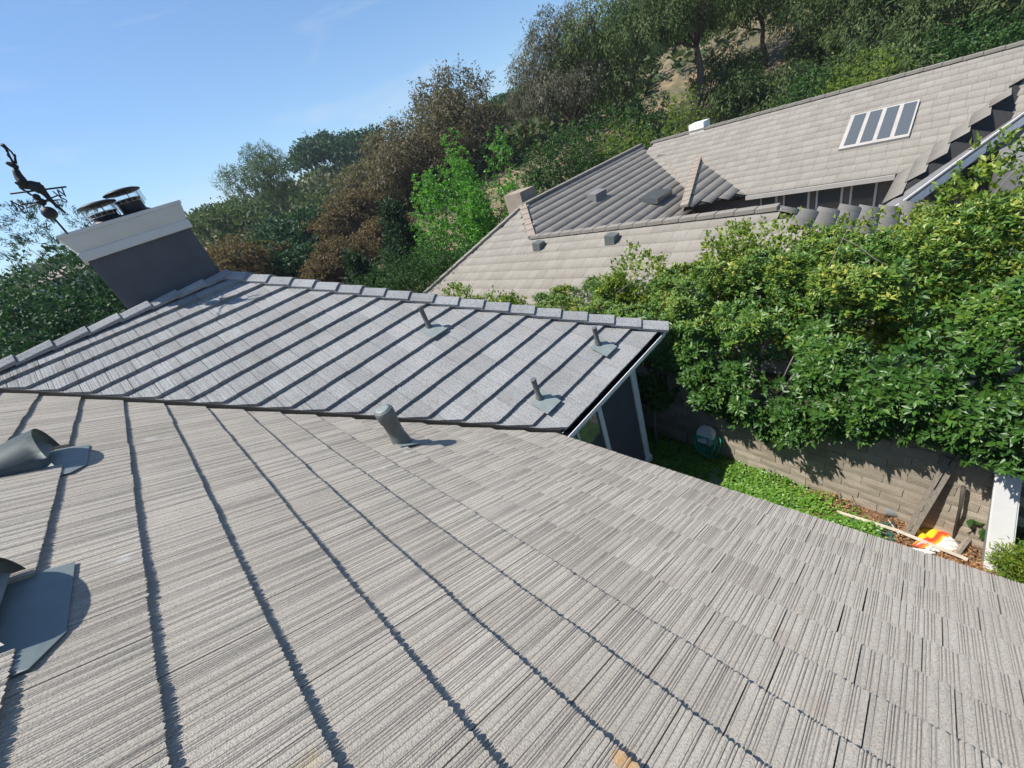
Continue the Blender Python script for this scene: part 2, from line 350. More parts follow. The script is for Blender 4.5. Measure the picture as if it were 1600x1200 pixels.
def build_ground():
    rs = [0.01, 4, 8, 12, 16, 20, 24, 28, 32, 36, 40, 45, 50, 56, 63, 70, 80, 92, 106, 122, 142, 165, 195, 230, 280, 350, 450, 600, 800, 1100, 1500]
    na = 180; V = []; F = []
    for r in rs:
        for k in range(na):
            a = 2 * math.pi * k / na; x, y = r * math.sin(a), r * math.cos(a); V.append((x, y, terrain(x, y) - 0.05))
    for i in range(len(rs) - 1):
        for k in range(na): F.append((i*na + k, i*na + (k+1) % na, (i+1)*na + (k+1) % na, (i+1)*na + k))
    V = np.array(V); me = np_mesh('hillside', V, np.array(F)[:, ::-1], smooth=True)
    o = link('hillside', me, None, M['hill']); o['kind'] = 'structure'
build_ground()

GZ = -5.90                                   # garden level between the house and the block wall
def build_garden():
    bm = bmesh.new(); n = 26
    P = {}
    for i in range(n + 1):
        for j in range(n + 1):
            x = 2.0 + 3.5 * i / n + 0.0; y = -3.0 + 10.0 * j / n
            P[i, j] = bm.verts.new((x, y, GZ + 0.025 * math.sin(x * 5.1 + y * 2.2) + 0.02 * math.sin(y * 7.3)))
    for i in range(n):
        for j in range(n): bm.faces.new((P[i, j], P[i+1, j], P[i+1, j+1], P[i, j+1])).smooth = True
    o = child('garden_ground', bm, None, M['soil']); o['kind'] = 'structure'
build_garden()

# ------------------------------------------------------------------ the house
PM, PW = R(30), R(25)
DM = 1.43
N1 = Vector((math.sin(PM), 0, math.cos(PM))); V1 = Vector((math.cos(PM), 0, -math.sin(PM))); U1 = Vector((0, -1, 0))
N2 = Vector((0, -math.sin(PW), math.cos(PW))); V2 = Vector((0, -math.cos(PW), -math.sin(PW))); U2 = Vector((-1, 0, 0))
EY, EZ, EX = 2.97, -3.24, 2.75               # wing eave line, eave height, main eave line
HIP = Vector((5.40, EY, EZ)); APEX = Vector((1.50, 8.87, -0.49))
WLIFT = 0.07
def main_pt(s, y, w=0.0): return -N1 * DM + V1 * s + Vector((0, y, 0)) + N1 * w
def wing_pt(x, t, w=0.0):                    # t = distance up the slope from the eave
    return Vector((x, EY, EZ)) - V2 * t + N2 * (w + WLIFT)
def valley_y(x): return 6.378 - 1.238 * x

house = thing('house', 'grey tiled house in the foreground with blue-grey stucco walls and white trim', 'house')

# --- tile meshes (shared): profile of combed ridges and grooves
def tile_bm(rng, W, Lx, drop, thick, mean=0.0165, depth=0.0055):
    us = [0.0]; ws = [0.0]; vs = [rng.uniform(-.002, .003)]; gro = []; fw = [0.0]
    u = rng.uniform(0.004, 0.016)
    while u < W - 0.008:
        gw = rng.uniform(0.0020, 0.0042); d = depth * rng.uniform(0.45, 1.25)
        if rng.random() < 0.22: d *= 0.35
        gro.append(len(us))
        us += [u, u + gw / 2, u + gw]; top = rng.uniform(-0.0015, 0.001)
        ws += [top, -d, top]; r0 = rng.uniform(.3, 1.0)
        vs += [-.004 * r0, -.017 * r0, -.004 * r0]; fw += [-.001, -.008 * r0, -.001]
        gap = (rng.uniform(0.005, 0.012) if rng.random() < 0.55 else rng.uniform(0.014, 0.034)) * mean / 0.0165
        if u + gw + gap < W - .004:
            us.append(u + gw + gap / 2); ws.append(top + .0002); vs.append(rng.uniform(.001, .006)); fw.append(.0015)
        u += gw + gap
    us.append(W); ws.append(0.0); vs.append(rng.uniform(-.002, .003)); fw.append(0.0)
    bm = bmesh.new(); n = len(us)
    fr = [bm.verts.new((us[i], vs[i], min(ws[i], 0) + fw[i])) for i in range(n)]
    hd = [bm.verts.new((us[i], -Lx, ws[i] - drop * Lx / 0.345)) for i in range(n)]
    b0, b1 = bm.verts.new((0, -0.004, -thick)), bm.verts.new((W, -0.004, -thick))
    h0, h1 = bm.verts.new((0, -Lx, -drop * Lx / 0.345 - 0.022)), bm.verts.new((W, -Lx, -drop * Lx / 0.345 - 0.022))
    gset = set()
    for g in gro: gset |= {g, g + 1}
    for i in range(n - 1):
        f = bm.faces.new((fr[i], fr[i+1], hd[i+1], hd[i]))
        if i in gset: f.material_index = 1
    bm.faces.new([b0, b1] + list(reversed(fr)))
    bm.faces.new([h1, h0] + hd)
    bm.faces.new((b0, fr[0], hd[0], h0)); bm.faces.new((fr[-1], b1, h1, hd[-1])); bm.faces.new((b1, b0, h0, h1))
    return bm
trng = random.Random(3)
TW = 0.300; TL = 0.42
TILE = []
TILE_W = []
for k in range(10):
    bm = tile_bm(trng, TW - 0.0055, TL, 0.031, 0.035, depth=.0019); me = bpy.data.meshes.new('roof_tile'); bm.to_mesh(me); bm.free()
    me.materials.append(M['tile']); me.materials.append(M['groove']); TILE.append(me)
    bm = tile_bm(trng, TW - 0.007, TL, 0.046, 0.052, depth=.0062); mw = bpy.data.meshes.new('roof_tile'); bm.to_mesh(mw); bm.free()
    mw.materials.append(M['tile_wing']); mw.materials.append(M['groove']); TILE_W.append(mw)
def mesh_arrays(me):
    V = np.empty(len(me.vertices) * 3); me.vertices.foreach_get('co', V); V = V.reshape(-1, 3)
    return V, [(tuple(p.vertices), p.material_index) for p in me.polygons]
TARR = [mesh_arrays(m) for m in TILE]; TARR_W = [mesh_arrays(m) for m in TILE_W]

# --- collect every tile of both slopes: (parent key, matrix, variant, clip planes)
ROWS = [-2.27, -1.89, -1.52, -1.14, -0.76, -0.37, .02, .40, .78, 1.12, 1.45, 1.77, 2.10, 2.42, 2.72, 3.03, 3.32, 3.60, 3.88]
tiles = []; HOODROW = ROWS.index(-0.37)   # two tiles of this row are replaced by the hood vents
def tmat(o, u, v, n, E):
    o = o + n * trng.uniform(-.002, .002) + v * trng.uniform(-.004, .004)
    a = trng.uniform(-.004, .004); u2 = u * math.cos(a) + v * math.sin(a); v2 = v * math.cos(a) - u * math.sin(a)
    sc = E / 0.345
    return Matrix(((u2.x, v2.x * sc, n.x, o.x), (u2.y, v2.y * sc, n.y, o.y), (u2.z, v2.z * sc, n.z, o.z), (0, 0, 0, 1)))
vn = Vector((1.238, 1.0, 0)).normalized()     # horizontal normal of the valley line, pointing to the wing
vo = Vector((0, 6.378, 0))
hd_ = Vector((APEX.x - HIP.x, APEX.y - HIP.y, 0)).normalized(); hn = Vector((-hd_.y, hd_.x, 0))
if hn.x < 0: hn = -hn                           # points away from the wing, outside the hip
for k in range(1, len(ROWS)):
    E = ROWS[k] - ROWS[k-1]; y = -4.5 + trng.uniform(0, TW)
    while y < 9.4:
        m = tmat(main_pt(ROWS[k], y + TW), U1, V1, N1, E)
        c = main_pt(ROWS[k] - E/2, y + TW/2)
        dv = (c - vo).dot(vn)
        if k == HOODROW and any(a < c.y < b for a, b in ((4.62, 5.24), (2.32, 2.94))):
            y += TW; continue
        if dv < 0.30:
            tiles.append(['main_roof', m, trng.randrange(10), [(vo - vn * 0.045, vn)] if dv > -0.42 else [], c])
        y += TW
NW = 18; EW = 6.51 / NW
for k in range(NW):
    t = k * EW; x = -3.6 + trng.uniform(0, TW)
    while x < 5.6:
        m = tmat(wing_pt(x + TW, t), U2, V2, N2, EW)
        c = wing_pt(x + TW/2, t + EW/2)
        dv = (c - vo).dot(vn); dh = (c - HIP).dot(hn)
        if dv > -0.30 and dh < 0.26:
            cl = []
            if dv < 0.42: cl.append((vo + Vector((0, 0, c.z)), (-vn - Vector((0, 0, .15))).normalized()))
            if dh > -0.36: cl.append((HIP - hn * 0.03, hn))
            if k == NW - 1: cl.append((Vector((0, 8.86, 0)), Vector((0, 1, 0))))
            tiles.append(['wing_roof', m, trng.randrange(10), cl, c])
        x += TW
def shown_area(m):
    q = [m @ Vector(p) for p in ((0, 0, 0), (TW, 0, 0), (TW, -.345, -.04), (0, -.345, -.04))]
    P = []
    for p in q:
        x, y, d = project(p)
        if d < 0.1: return 0
        P.append((x, y))
    cx = sum(p[0] for p in P) / 4; cy = sum(p[1] for p in P) / 4
    if not (-30 < cx < 1630 and -30 < cy < 1230): return 0
    return 0.5 * abs(sum(P[i][0] * P[(i+1) % 4][1] - P[(i+1) % 4][0] * P[i][1] for i in range(4)))
order = sorted(range(len(tiles)), key=lambda i: -shown_area(tiles[i][1]))
single = set(order[:300])

def plain_slab(name, pts, th, mat, parent):
    bm = bmesh.new(); slab(bm, pts, th); return child(name, bm, parent, mat)
RX = -2.05                                       # main ridge
ridge_s = ROWS[0]
main_roof = plain_slab('main_roof', [main_pt(ROWS[0], -4.5, -.10), main_pt(3.80, -4.5, -.10), main_pt(3.80, 3.0, -.10), main_pt(ROWS[0], 8.6, -.10)], 0.06, M['deck'], house)
wing_deck = [wing_pt(2.65, 0.06, -.10), wing_pt(5.25, 0.06, -.10), wing_pt(1.5, 6.42, -.10), wing_pt(-3.5, 6.42, -.10), wing_pt(-2.2, 6.3, -.10)]
wing_roof = plain_slab('wing_roof', wing_deck, 0.06, M['deck'], house)
PAR = {'main_roof': main_roof, 'wing_roof': wing_roof}
SV, SF, ST, SMI, nv = [], [], [], [], 0
for i, (key, m, var, clips, c) in enumerate(tiles):
    if clips:
        bm = bmesh.new(); bm.from_mesh((TILE if key == 'main_roof' else TILE_W)[var]); bmesh.ops.transform(bm, matrix=m, verts=bm.verts)
        for co, no in clips:
            r = bmesh.ops.bisect_plane(bm, geom=bm.verts[:] + bm.edges[:] + bm.faces[:], plane_co=co, plane_no=no, clear_outer=True)
            ed = [e for e in r['geom_cut'] if isinstance(e, bmesh.types.BMEdge) and e.is_boundary]
            if ed: bmesh.ops.holes_fill(bm, edges=ed)
        if len(bm.faces) == 0: bm.free(); continue
    if i in single:
        if clips:
            me = bpy.data.meshes.new('roof_tile'); bm.to_mesh(me); bm.free()
            me.materials.append(M['tile'] if key == 'main_roof' else M['tile_wing']); me.materials.append(M['groove'])
            o = link('roof_tile', me, PAR[key])
        else:
            o = link('roof_tile', (TILE if key == 'main_roof' else TILE_W)[var], PAR[key]); o.matrix_local = m
    else:
        if clips:
            bm.verts.index_update(); V = np.array([v.co[:] for v in bm.verts]); F = [(tuple(v.index for v in f.verts), f.material_index) for f in bm.faces]; bm.free()
        else:
            V, F = (TARR if key == 'main_roof' else TARR_W)[var]; mm = np.array(m); V = V @ mm[:3, :3].T + mm[:3, 3]
        SV.append(V); SF += [tuple(a + nv for a in f) for f, _ in F]; SMI += [1 if mi else (0 if key == 'main_roof' else 2) for _, mi in F]
        ST += [trng.random()] * len(V); nv += len(V)
me = bpy.data.meshes.new('roof_tile_field'); me.from_pydata(np.concatenate(SV).tolist(), [], SF)
me.polygons.foreach_set('material_index', SMI)
at_ = me.attributes.new('tint', 'FLOAT', 'POINT'); at_.data.foreach_set('value', np.array(ST, np.float32))
me.materials.append(M['tile_stuff']); me.materials.append(M['groove']); me.materials.append(M['tile_wing_stuff']); me.update()
o = link('roof_tile_field', me, house); o['kind'] = 'stuff'

# valley channel, back slopes
bm = bmesh.new()
a, b = Vector((2.78, valley_y(2.78), EZ - .03)), Vector((-2.1, valley_y(-2.1), -0.47))
for q0, q1 in ((a, b),):
    box_pts(bm, [q0 - vn*.16 + Vector((0,0,-.10)), q0 + vn*.16 + Vector((0,0,-.10)), q1 + vn*.16 + Vector((0,0,-.10)), q1 - vn*.16 + Vector((0,0,-.10)),
                 q0 - vn*.15 + Vector((0,0,-.055)), q0 + vn*.15 + Vector((0,0,-.055)), q1 + vn*.15 + Vector((0,0,-.055)), q1 - vn*.15 + Vector((0,0,-.055))])
child('valley_gutter', bm, house, M['valley'])
def wing_z(x, y): return EZ + (y - EY) * math.tan(PW)
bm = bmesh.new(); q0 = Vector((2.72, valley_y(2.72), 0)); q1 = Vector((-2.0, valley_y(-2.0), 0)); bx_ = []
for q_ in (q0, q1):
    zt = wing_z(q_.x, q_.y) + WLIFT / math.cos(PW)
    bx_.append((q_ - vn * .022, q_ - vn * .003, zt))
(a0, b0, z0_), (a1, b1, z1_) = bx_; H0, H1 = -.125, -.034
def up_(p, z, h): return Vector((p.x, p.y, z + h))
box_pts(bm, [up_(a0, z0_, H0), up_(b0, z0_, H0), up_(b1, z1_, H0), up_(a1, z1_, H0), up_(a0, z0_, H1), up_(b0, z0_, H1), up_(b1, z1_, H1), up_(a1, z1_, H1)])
child('valley_shade_strip', bm, house, M['deck'])  # near-black strip added to imitate the shade in the open valley gap
plain_slab('rear_roof_slope', [Vector((-3.5, 8.9, -.50)), Vector((1.5, 8.9, -.50)), Vector((5.4, 14.7, -3.2)), Vector((-3.5, 14.7, -3.2))], 0.08, M['tile_stuff'], house)
plain_slab('hip_end_slope', [HIP + Vector((0, .03, -.02)), Vector((5.4, 14.7, EZ)), APEX + Vector((0.02, .02, -.04))], 0.08, M['tile_stuff'], house)
zr0 = main_pt(ROWS[0], 0).z
xr0 = main_pt(ROWS[0], 0).x
plain_slab('far_roof_slope', [Vector((xr0 - .02, -4.5, zr0 - .03)), Vector((xr0 - .02, 8.6, zr0 - .03)), Vector((xr0 - 4.6, 8.6, zr0 - 2.7)), Vector((xr0 - 4.6, -4.5, zr0 - 2.7))], 0.08, M['tile_stuff'], house)

# ridge and hip cap tiles: angled saddle tiles laid overlapping
def cap_mesh(seed, Lc=0.46, half=0.150, fall=0.48):
    rng = random.Random(seed); bm = bmesh.new()
    us = [-1.0]; 
    while us[-1] < 0.97: us.append(min(1.0, us[-1] + rng.uniform(0.05, 0.17)))
    prof = []
    for i, u in enumerate(us):
        base = -abs(u) ** 1.25 * half * fall
        prof.append((u * half, base + (0.003 if i % 2 else -0.003) * rng.uniform(.5, 1.4)))
    n = len(prof)
    fr = [bm.verts.new((x, rng.uniform(-.003, .003), z + 0.034)) for x, z in prof]
    bk = [bm.verts.new((x * .95, Lc, z - 0.004)) for x, z in prof]
    fb = [bm.verts.new((x * .92, 0.002, z - 0.016)) for x, z in prof]
    bb = [bm.verts.new((x * .88, Lc, z - 0.036)) for x, z in prof]
    for i in range(n - 1):
        f = bm.faces.new((fr[i], fr[i+1], bk[i+1], bk[i]));
        bm.faces.new((fb[i+1], fb[i], bb[i], bb[i+1])); bm.faces.new((fr[i+1], fr[i], fb[i], fb[i+1])); bm.faces.new((bk[i], bk[i+1], bb[i+1], bb[i]))
    for s in (0, n - 1):
        bm.faces.new((fr[s], bk[s], bb[s], fb[s]))
    bmesh.ops.recalc_face_normals(bm, faces=bm.faces)
    me = bpy.data.meshes.new('ridge_tile'); bm.to_mesh(me); bm.free(); me.materials.append(M['tile_wing']); return me
CAPS = [cap_mesh(i) for i in range(5)]
def lay_caps(p0, p1, parent, step=0.41, up=Vector((0, 0, 1)), lift=0.05):
    """first cap starts at p0 (its thick end) and the row climbs to p1"""
    d = (p1 - p0); n = int(d.length / step + .5); d.normalize(); x = d.cross(up).normalized(); z = x.cross(d)
    st = (p1 - p0).length / n
    for i in range(n):
        o = p0 + d * (i * st) + z * lift + z * random.uniform(-.003, .003)
        xx = (x + d * random.uniform(-.012, .012)).normalized(); yy = z.cross(xx)
        c = link('ridge_tile', CAPS[random.randrange(5)], parent)
        c.matrix_local = Matrix(((xx.x, yy.x, z.x, o.x), (xx.y, yy.y, z.y, o.y), (xx.z, yy.z, z.z, o.z), (0, 0, 0, 1)))
lift2 = N2 * WLIFT
lay_caps(HIP + Vector((.05, -.07, 0)) + lift2, APEX + lift2, wing_roof, step=0.43)
lay_caps(APEX + lift2 + Vector((0.05, 0, -.01)), Vector((-3.5, 8.87, -.50)) + lift2, wing_roof, step=0.43)
lay_caps(Vector((xr0, -4.5, zr0)), Vector((xr0, 8.3, zr0)), main_roof, step=0.43)

# walls, eaves, gutter
def plain_box(name, lo, hi, mat, parent=house):
    bm = bmesh.new(); lo, hi = Vector(lo), Vector(hi); add_box(bm, (lo + hi) / 2, hi - lo); return child(name, bm, parent, mat)
plain_box('main_wall', (-6.2, -4.2, GZ - .1), (2.30, 3.28, EZ - .22), M['stucco'])
WY = 3.28                                       # face of the wing wall under its eave
plain_box('main_soffit', (2.0, -4.45, EZ - .20), (2.62, 2.9, EZ - .16), M['white'])
plain_box('main_fascia', (2.62, -4.45, EZ - .28), (2.66, 2.95, EZ - .08), M['white'])
plain_box('wing_soffit', (2.7, 3.045, EZ - .19), (5.3, 3.6, EZ - .15), M['white'])
bm = bmesh.new(); add_box(bm, (3.98, 3.03, EZ - .115), (2.62, .03, .17)); child('wing_fascia', bm, house, M['white'])
# K-style gutter: dark inside, white lip
bm = bmesh.new()
gx0, gx1 = 2.70, 5.46
prof = [(3.012, EZ - .012), (3.012, EZ - .125), (2.925, EZ - .125), (2.895, EZ - .07), (2.895, EZ - .018), (2.905, EZ - .018), (2.905, EZ - .068), (2.932, EZ - .115), (3.004, EZ - .115), (3.004, EZ - .012)]
ra = [bm.verts.new((gx0, y, z)) for y, z in prof]; rb = [bm.verts.new((gx1, y, z)) for y, z in prof]
for i in range(len(prof)):
    j = (i + 1) % len(prof); f = bm.faces.new((ra[i], ra[j], rb[j], rb[i]))
    if 5 <= i <= 8: f.material_index = 1
bmesh.ops.recalc_face_normals(bm, faces=bm.faces)
for xx in (gx0, gx1):
    vs = [bm.verts.new((xx + (.002 if xx > 3 else -.002), y, z)) for y, z in prof[:5]]; bm.faces.new(vs)
child('gutter', bm, house, [M['white'], M['black']])

wing_wall = plain_box('wing_wall', (2.30, WY, GZ - .1), (4.93, 14.3, EZ - .19), M['stucco'])
plain_box('corner_trim', (4.80, WY - .022, GZ - .05), (4.952, WY + .14, EZ - .192), M['white'])
plain_box('trim_foot', (4.78, WY - .045, GZ - .05), (4.975, WY + .15, GZ + .20), M['white'])
plain_box('frieze_board', (2.32, WY - .018, EZ - .33), (4.80, WY - .002, EZ - .194), M['white'])
def window(name, x0, x1, z0, z1, y, parent):
    bm = bmesh.new(); t = .10
    for lo, hi in (((x0 - t, y - .03, z0 - t), (x0, y + .01, z1 + t)), ((x1, y - .03, z0 - t), (x1 + t, y + .01, z1 + t)), ((x0, y - .028, z1), (x1, y + .01, z1 + t)), ((x0, y - .028, z0 - t), (x1, y + .01, z0)), (((x0 + x1)/2 - .02, y - .02, z0), ((x0 + x1)/2 + .02, y + .01, z1))):
        lo, hi = Vector(lo), Vector(hi); add_box(bm, (lo + hi)/2, hi - lo)
    f = child('window', bm, parent, M['white'])
    bm = bmesh.new(); add_box(bm, ((x0 + x1)/2, y + .0, (z0 + z1)/2), (x1 - x0 - .004, .012, z1 - z0 - .004)); child('window_pane', bm, f, M['glass'])
window('window', 2.72, 3.78, -4.95, -3.66, WY, house)

# chimney
CX0, CX1, CY0, CY1 = 0.015, 1.465, 9.02, 9.92
chim = plain_box('chimney', (CX0, CY0, -2.2), (CX1, CY1, 0.46), M['stucco'])
bm = bmesh.new()
cprof = [(.035, .42), (.045, .43), (.045, .545), (.028, .56), (.028, .575), (.050, .62), (.066, .68), (.080, .745), (.080, .775), (.100, .785), (.100, .835)]
rings = []
for off, z in cprof:
    rings.append([bm.verts.new(p) for p in ((CX0 - off, CY0 - off, z), (CX1 + off, CY0 - off, z), (CX1 + off, CY1 + off, z), (CX0 - off, CY1 + off, z))])
for a, b in zip(rings, rings[1:]):
    for k in range(4): bm.faces.new((a[k], a[(k+1) % 4], b[(k+1) % 4], b[k]))
bm.faces.new(rings[-1]); bm.faces.new(list(reversed(rings[0])))
child('chimney_cornice', bm, chim, M['cornice'])
for fx, fy, zt in ((0.60, 9.42, 1.10), (1.00, 9.50, 1.19)):
    bm = bmesh.new(); lathe(bm, [(.27, .83), (.27, .86), (.20, .90), (.17, .92), (.17, zt - .12), (.185, zt - .115), (.185, zt - .10), (.15, zt - .095)], (fx, fy, 0), seg=24); child('flue_pipe', bm, chim, M['black'])
    bm = bmesh.new(); lathe(bm, [(.235, zt), (.262, zt + .008), (.262, zt + .022), (.20, zt + .045), (.03, zt + .06)], (fx, fy, 0), seg=28); child('flue_lid', bm, chim, M['black'])
    bm = bmesh.new()
    for k in range(18):
        a = 2 * math.pi * k / 18; p = Vector((fx + .235 * math.cos(a), fy + .235 * math.sin(a), zt - .17)); tube(bm, [p, p + Vector((0, 0, .175))], .0024, 4)
    for z in (zt - .16, zt - .11, zt - .055): tube(bm, [(fx + .235 * math.cos(a), fy + .235 * math.sin(a), z) for a in [2 * math.pi * k / 24 for k in range(25)]], .0022, 4)
    child('spark_screen', bm, chim, M['mesh'])
    bm = bmesh.new()
    for a in (0.6, 2.7, 4.8):
        p = Vector((fx + .243 * math.cos(a), fy + .243 * math.sin(a), zt - .20)); tube(bm, [p, p + Vector((0, 0, .21))], .007, 6)
    child('lid_bracket', bm, chim, M['black'])

# plumbing pipe on the main slope
pb = Vector((1.13, 3.74, -2.305))
bm = bmesh.new(); lathe(bm, [(.105, -.08), (.098, .03), (.083, .10), (.082, .30), (.094, .305), (.094, .345), (.099, .35), (.099, .43), (.094, .445), (.080, .448)], pb, seg=28); pipe = child('vent_pipe', bm, house, M['pipe'])
bm = bmesh.new(); lathe(bm, [(.078, .449), (.078, .455), (.05, .462)], pb, seg=24); child('pipe_cap', bm, pipe, M['flash'])
bm = bmesh.new(); q = [main_pt(0, 0)] 
sp = pb.dot(V1); 
def on_main(ds, dy, w): return pb + V1 * ds + Vector((0, dy, 0)) + N1 * w
slab(bm, [on_main(-.10, -.15, .008), on_main(.14, -.17, .012), on_main(.14, .15, .012), on_main(-.10, .15, .008)], .006, -N1); child('pipe_flashing', bm, pipe, M['flash'])

# three small vent pipes with lead flashing plates on the wing slope
for (vx, vy, h) in ((2.92, 5.46, .36), (4.36, 3.46, .30), (2.92, 3.47, .32)):
    t = (vy - EY) / math.cos(PW); b = wing_pt(vx, t, 0.005)
    bm = bmesh.new(); lathe(bm, [(.058, -.06), (.050, .03), (.036, .07), (.036, h - .02), (.040, h - .015), (.040, h), (.026, h)], b, seg=16); vp = child('vent_pipe', bm, house, M['pipe'])
    bm = bmesh.new(); bx = b
    slab(bm, [bx + U2 * -.15 - V2 * .05 + N2 * .012, bx + U2 * .15 - V2 * .05 + N2 * .012, bx + U2 * .15 + V2 * .24 + N2 * .018, bx + U2 * -.15 + V2 * .24 + N2 * .018], .007, -N2)
    child('vent_flashing', bm, vp, M['flash'])

# two half-round roof vents with flange plates at the left edge
def hood_vent(y0, y1, s_front, s_back, s_fl, hgt, lab):
    cy = (y0 + y1) / 2; hw = (y1 - y0) / 2; base = .012
    bm = bmesh.new(); seg = 20; rings = []; NR = 7
    for q in range(NR):
        t = q / (NR - 1); rg = []
        for k in range(seg + 1):
            a = math.pi * k / seg; sa = max(0.0, math.sin(a)) ** .9
            rg.append(bm.verts.new(main_pt(s_front + (s_back - s_front) * t - .12 * sa * (1 - t), cy + hw * (1 - .10 * t) * math.cos(a), base - .045 * t + hgt * (1 - .62 * t ** 1.2) * sa)))
        rings.append(rg)
    for ra_, rb2 in zip(rings, rings[1:]):
        for k in range(seg): bm.faces.new((ra_[k], ra_[k+1], rb2[k+1], rb2[k])).smooth = True
    bmesh.ops.solidify(bm, geom=bm.faces[:], thickness=.004)
    hood = child('roof_vent', bm, house, M['vent']); hood['label'] = lab
    bm = bmesh.new()
    pts = [main_pt(s_front - .02, y0 - .16, -.032), main_pt(s_fl - .09, y0 - .18, -.010), main_pt(s_fl, y0 - .02, -.008), main_pt(s_fl, y1 - .02, -.008), main_pt(s_front - .02, y1 + .02, -.030), main_pt(s_front - .36, y1 - .05, -.050), main_pt(s_front - .36, y0 + .05, -.050)]
    slab(bm, pts, .007, -N1); child('vent_flange', bm, hood, M['vent'])
    for q, (ds, hh) in enumerate(((.05, .20), (.075, .42), (.10, .62))):
        bm = bmesh.new(); w = hw * math.sqrt(max(0.05, 1 - hh ** 2)) * .86
        add_box(bm, main_pt(s_front - ds - .10 * hh, cy, base + hgt * hh * .80), (.06, 2 * w, .004), Matrix.Rotation(PM + R(28), 3, 'Y')); child('louvre', bm, hood, M['vent'])
hood_vent(4.66, 5.25, -.415, -.84, -.235, .235, 'grey half-round roof vent with its curved hood in full view')
hood_vent(2.34, 2.96, -.400, -.84, -.235, .205, 'grey half-round roof vent cut by the left edge, long flange plate in front')

# ------------------------------------------------------------------ weathervane with a leaping stag
def skin_obj(name, pts, edges, radii, parent, mat, levels=2):
    bm = bmesh.new(); off = parent.location; sl = bm.verts.layers.skin.verify()
    vs = [bm.verts.new(Vector(p) - off) for p in pts]
    for a, b in edges: bm.edges.new((vs[a], vs[b]))
    for v, r in zip(vs, radii): v[sl].radius = (r * .84, r * .84); v[sl].use_root = False
    vs[0][sl].use_root = True
    me = bpy.data.meshes.new(name); bm.to_mesh(me); bm.free()
    o = link(name, me, parent, mat)
    o.modifiers.new('skin', 'SKIN').use_smooth_shade = True
    s = o.modifiers.new('sub', 'SUBSURF'); s.levels = levels; s.render_levels = levels
    return o
YV = 8.93
def zv(a, b, dy=0.0): return at_y(a / 6.6667, 200 + b / 6.6667, YV + dy)
vane = thing('weathervane', 'dark metal weathervane with leaping stag on the chimney corner', 'weathervane', zv(690, 1085))
bm = bmesh.new(); mtop = zv(345, 690); mbot = zv(690, 1085) - Vector((0, 0, .03)); tube(bm, [mbot, mtop], [.014, .010], 8); child('mast', bm, vane, M['bronze'])
bm = bmesh.new(); sphere(bm, zv(515, 885), .085, 18); child('copper_ball', bm, vane, M['bronze'], True)
bm = bmesh.new(); sphere(bm, zv(380, 718), .042, 12); child('small_ball', bm, vane, M['bronze'], True)
rodA, rodB = zv(105, 685, -.04), zv(690, 612, .04)
bm = bmesh.new(); tube(bm, [rodA, rodB], .012, 6); child('vane_rod', bm, vane, M['bronze'])
arm_c = zv(435, 770)
for ang, ch in ((135, 'E'), (45, 'S'), (-45, 'W'), (-135, 'N')):
    d = Vector((math.cos(R(ang)), math.sin(R(ang)), 0)); bm = bmesh.new(); tube(bm, [arm_c, arm_c + d * .27], .009, 6); child('compass_arm', bm, vane, M['bronze'])
    cu = bpy.data.curves.new('letter', 'FONT'); cu.body = ch; cu.size = .16; cu.extrude = .004; cu.align_x = 'CENTER'; cu.align_y = 'CENTER'
    to = bpy.data.objects.new('t', cu); COL.objects.link(to); bpy.context.view_layer.update()
    me = bpy.data.meshes.new_from_object(to.evaluated_get(bpy.context.evaluated_depsgraph_get())); bpy.data.objects.remove(to)
    lo = link('compass_letter', me, vane, M['bronze'])
    ax = d if d.x > 0 else -d; lo.matrix_local = Matrix.Translation(arm_c + d * .33 - vane.location) @ Matrix(((ax.x, 0, -ax.y, 0), (ax.y, 0, ax.x, 0), (0, 1, 0, 0), (0, 0, 0, 1)))
bm = bmesh.new(); sphere(bm, arm_c, .05, 10); child('finial', bm, vane, M['bronze'], True)
sp_ = [(330, 600), (270, 575), (215, 535), (180, 480), (160, 425), (150, 395), (120, 375), (85, 370), (52, 360),   # 0-8 body, neck, head, nose
       (390, 620), (440, 640), (475, 690), (520, 745), (580, 800), (640, 850), (690, 893),                             # 9-15 near hind leg
       (240, 620), (200, 590), (150, 562), (205, 618), (270, 660), (335, 705),                                         # 16-21 front legs
       (540, 765), (590, 828), (438, 592), (190, 400)]                                                                 # 22-23 far hind hoof, 24 tail, 25 ear
se = [(0,1),(1,2),(2,3),(3,4),(4,5),(5,6),(6,7),(7,8),(0,9),(9,10),(10,11),(11,12),(12,13),(13,14),(14,15),(1,16),(16,17),(17,18),(16,19),(19,20),(20,21),(12,22),(22,23),(10,24),(5,25)]
sr = [.085,.095,.075,.055,.045,.045,.042,.032,.018,.075,.065,.045,.034,.026,.022,.014,.035,.024,.018,.020,.018,.016,.020,.013,.014,.014]
depth = [0]*16 + [-.03,-.03,-.03,.03,.03,.03,.04,.05,0,-.04]
skin_obj('stag', [zv(a, b, dz) for (a, b), dz in zip(sp_, depth)], se, sr, vane, M['bronze'])
bm = bmesh.new()
for pth, dz in (([(140, 365), (110, 310), (80, 250), (45, 200), (5, 160)], -.05), ([(165, 370), (155, 300), (120, 250), (70, 205), (40, 165)], .05), ([(110, 310), (85, 290), (68, 265)], -.05), ([(80, 250), (55, 205), (18, 178)], -.05), ([(155, 300), (158, 272)], .05), ([(70, 205), (45, 190), (25, 158)], .05), ([(45, 200), (20, 185), (-5, 178)], -.05)):
    tube(bm, [zv(a, b, dz) for a, b in pth], [.017] + [.012] * (len(pth) - 2) + [.006], 6)
child('antlers', bm, vane, M['bronze'])

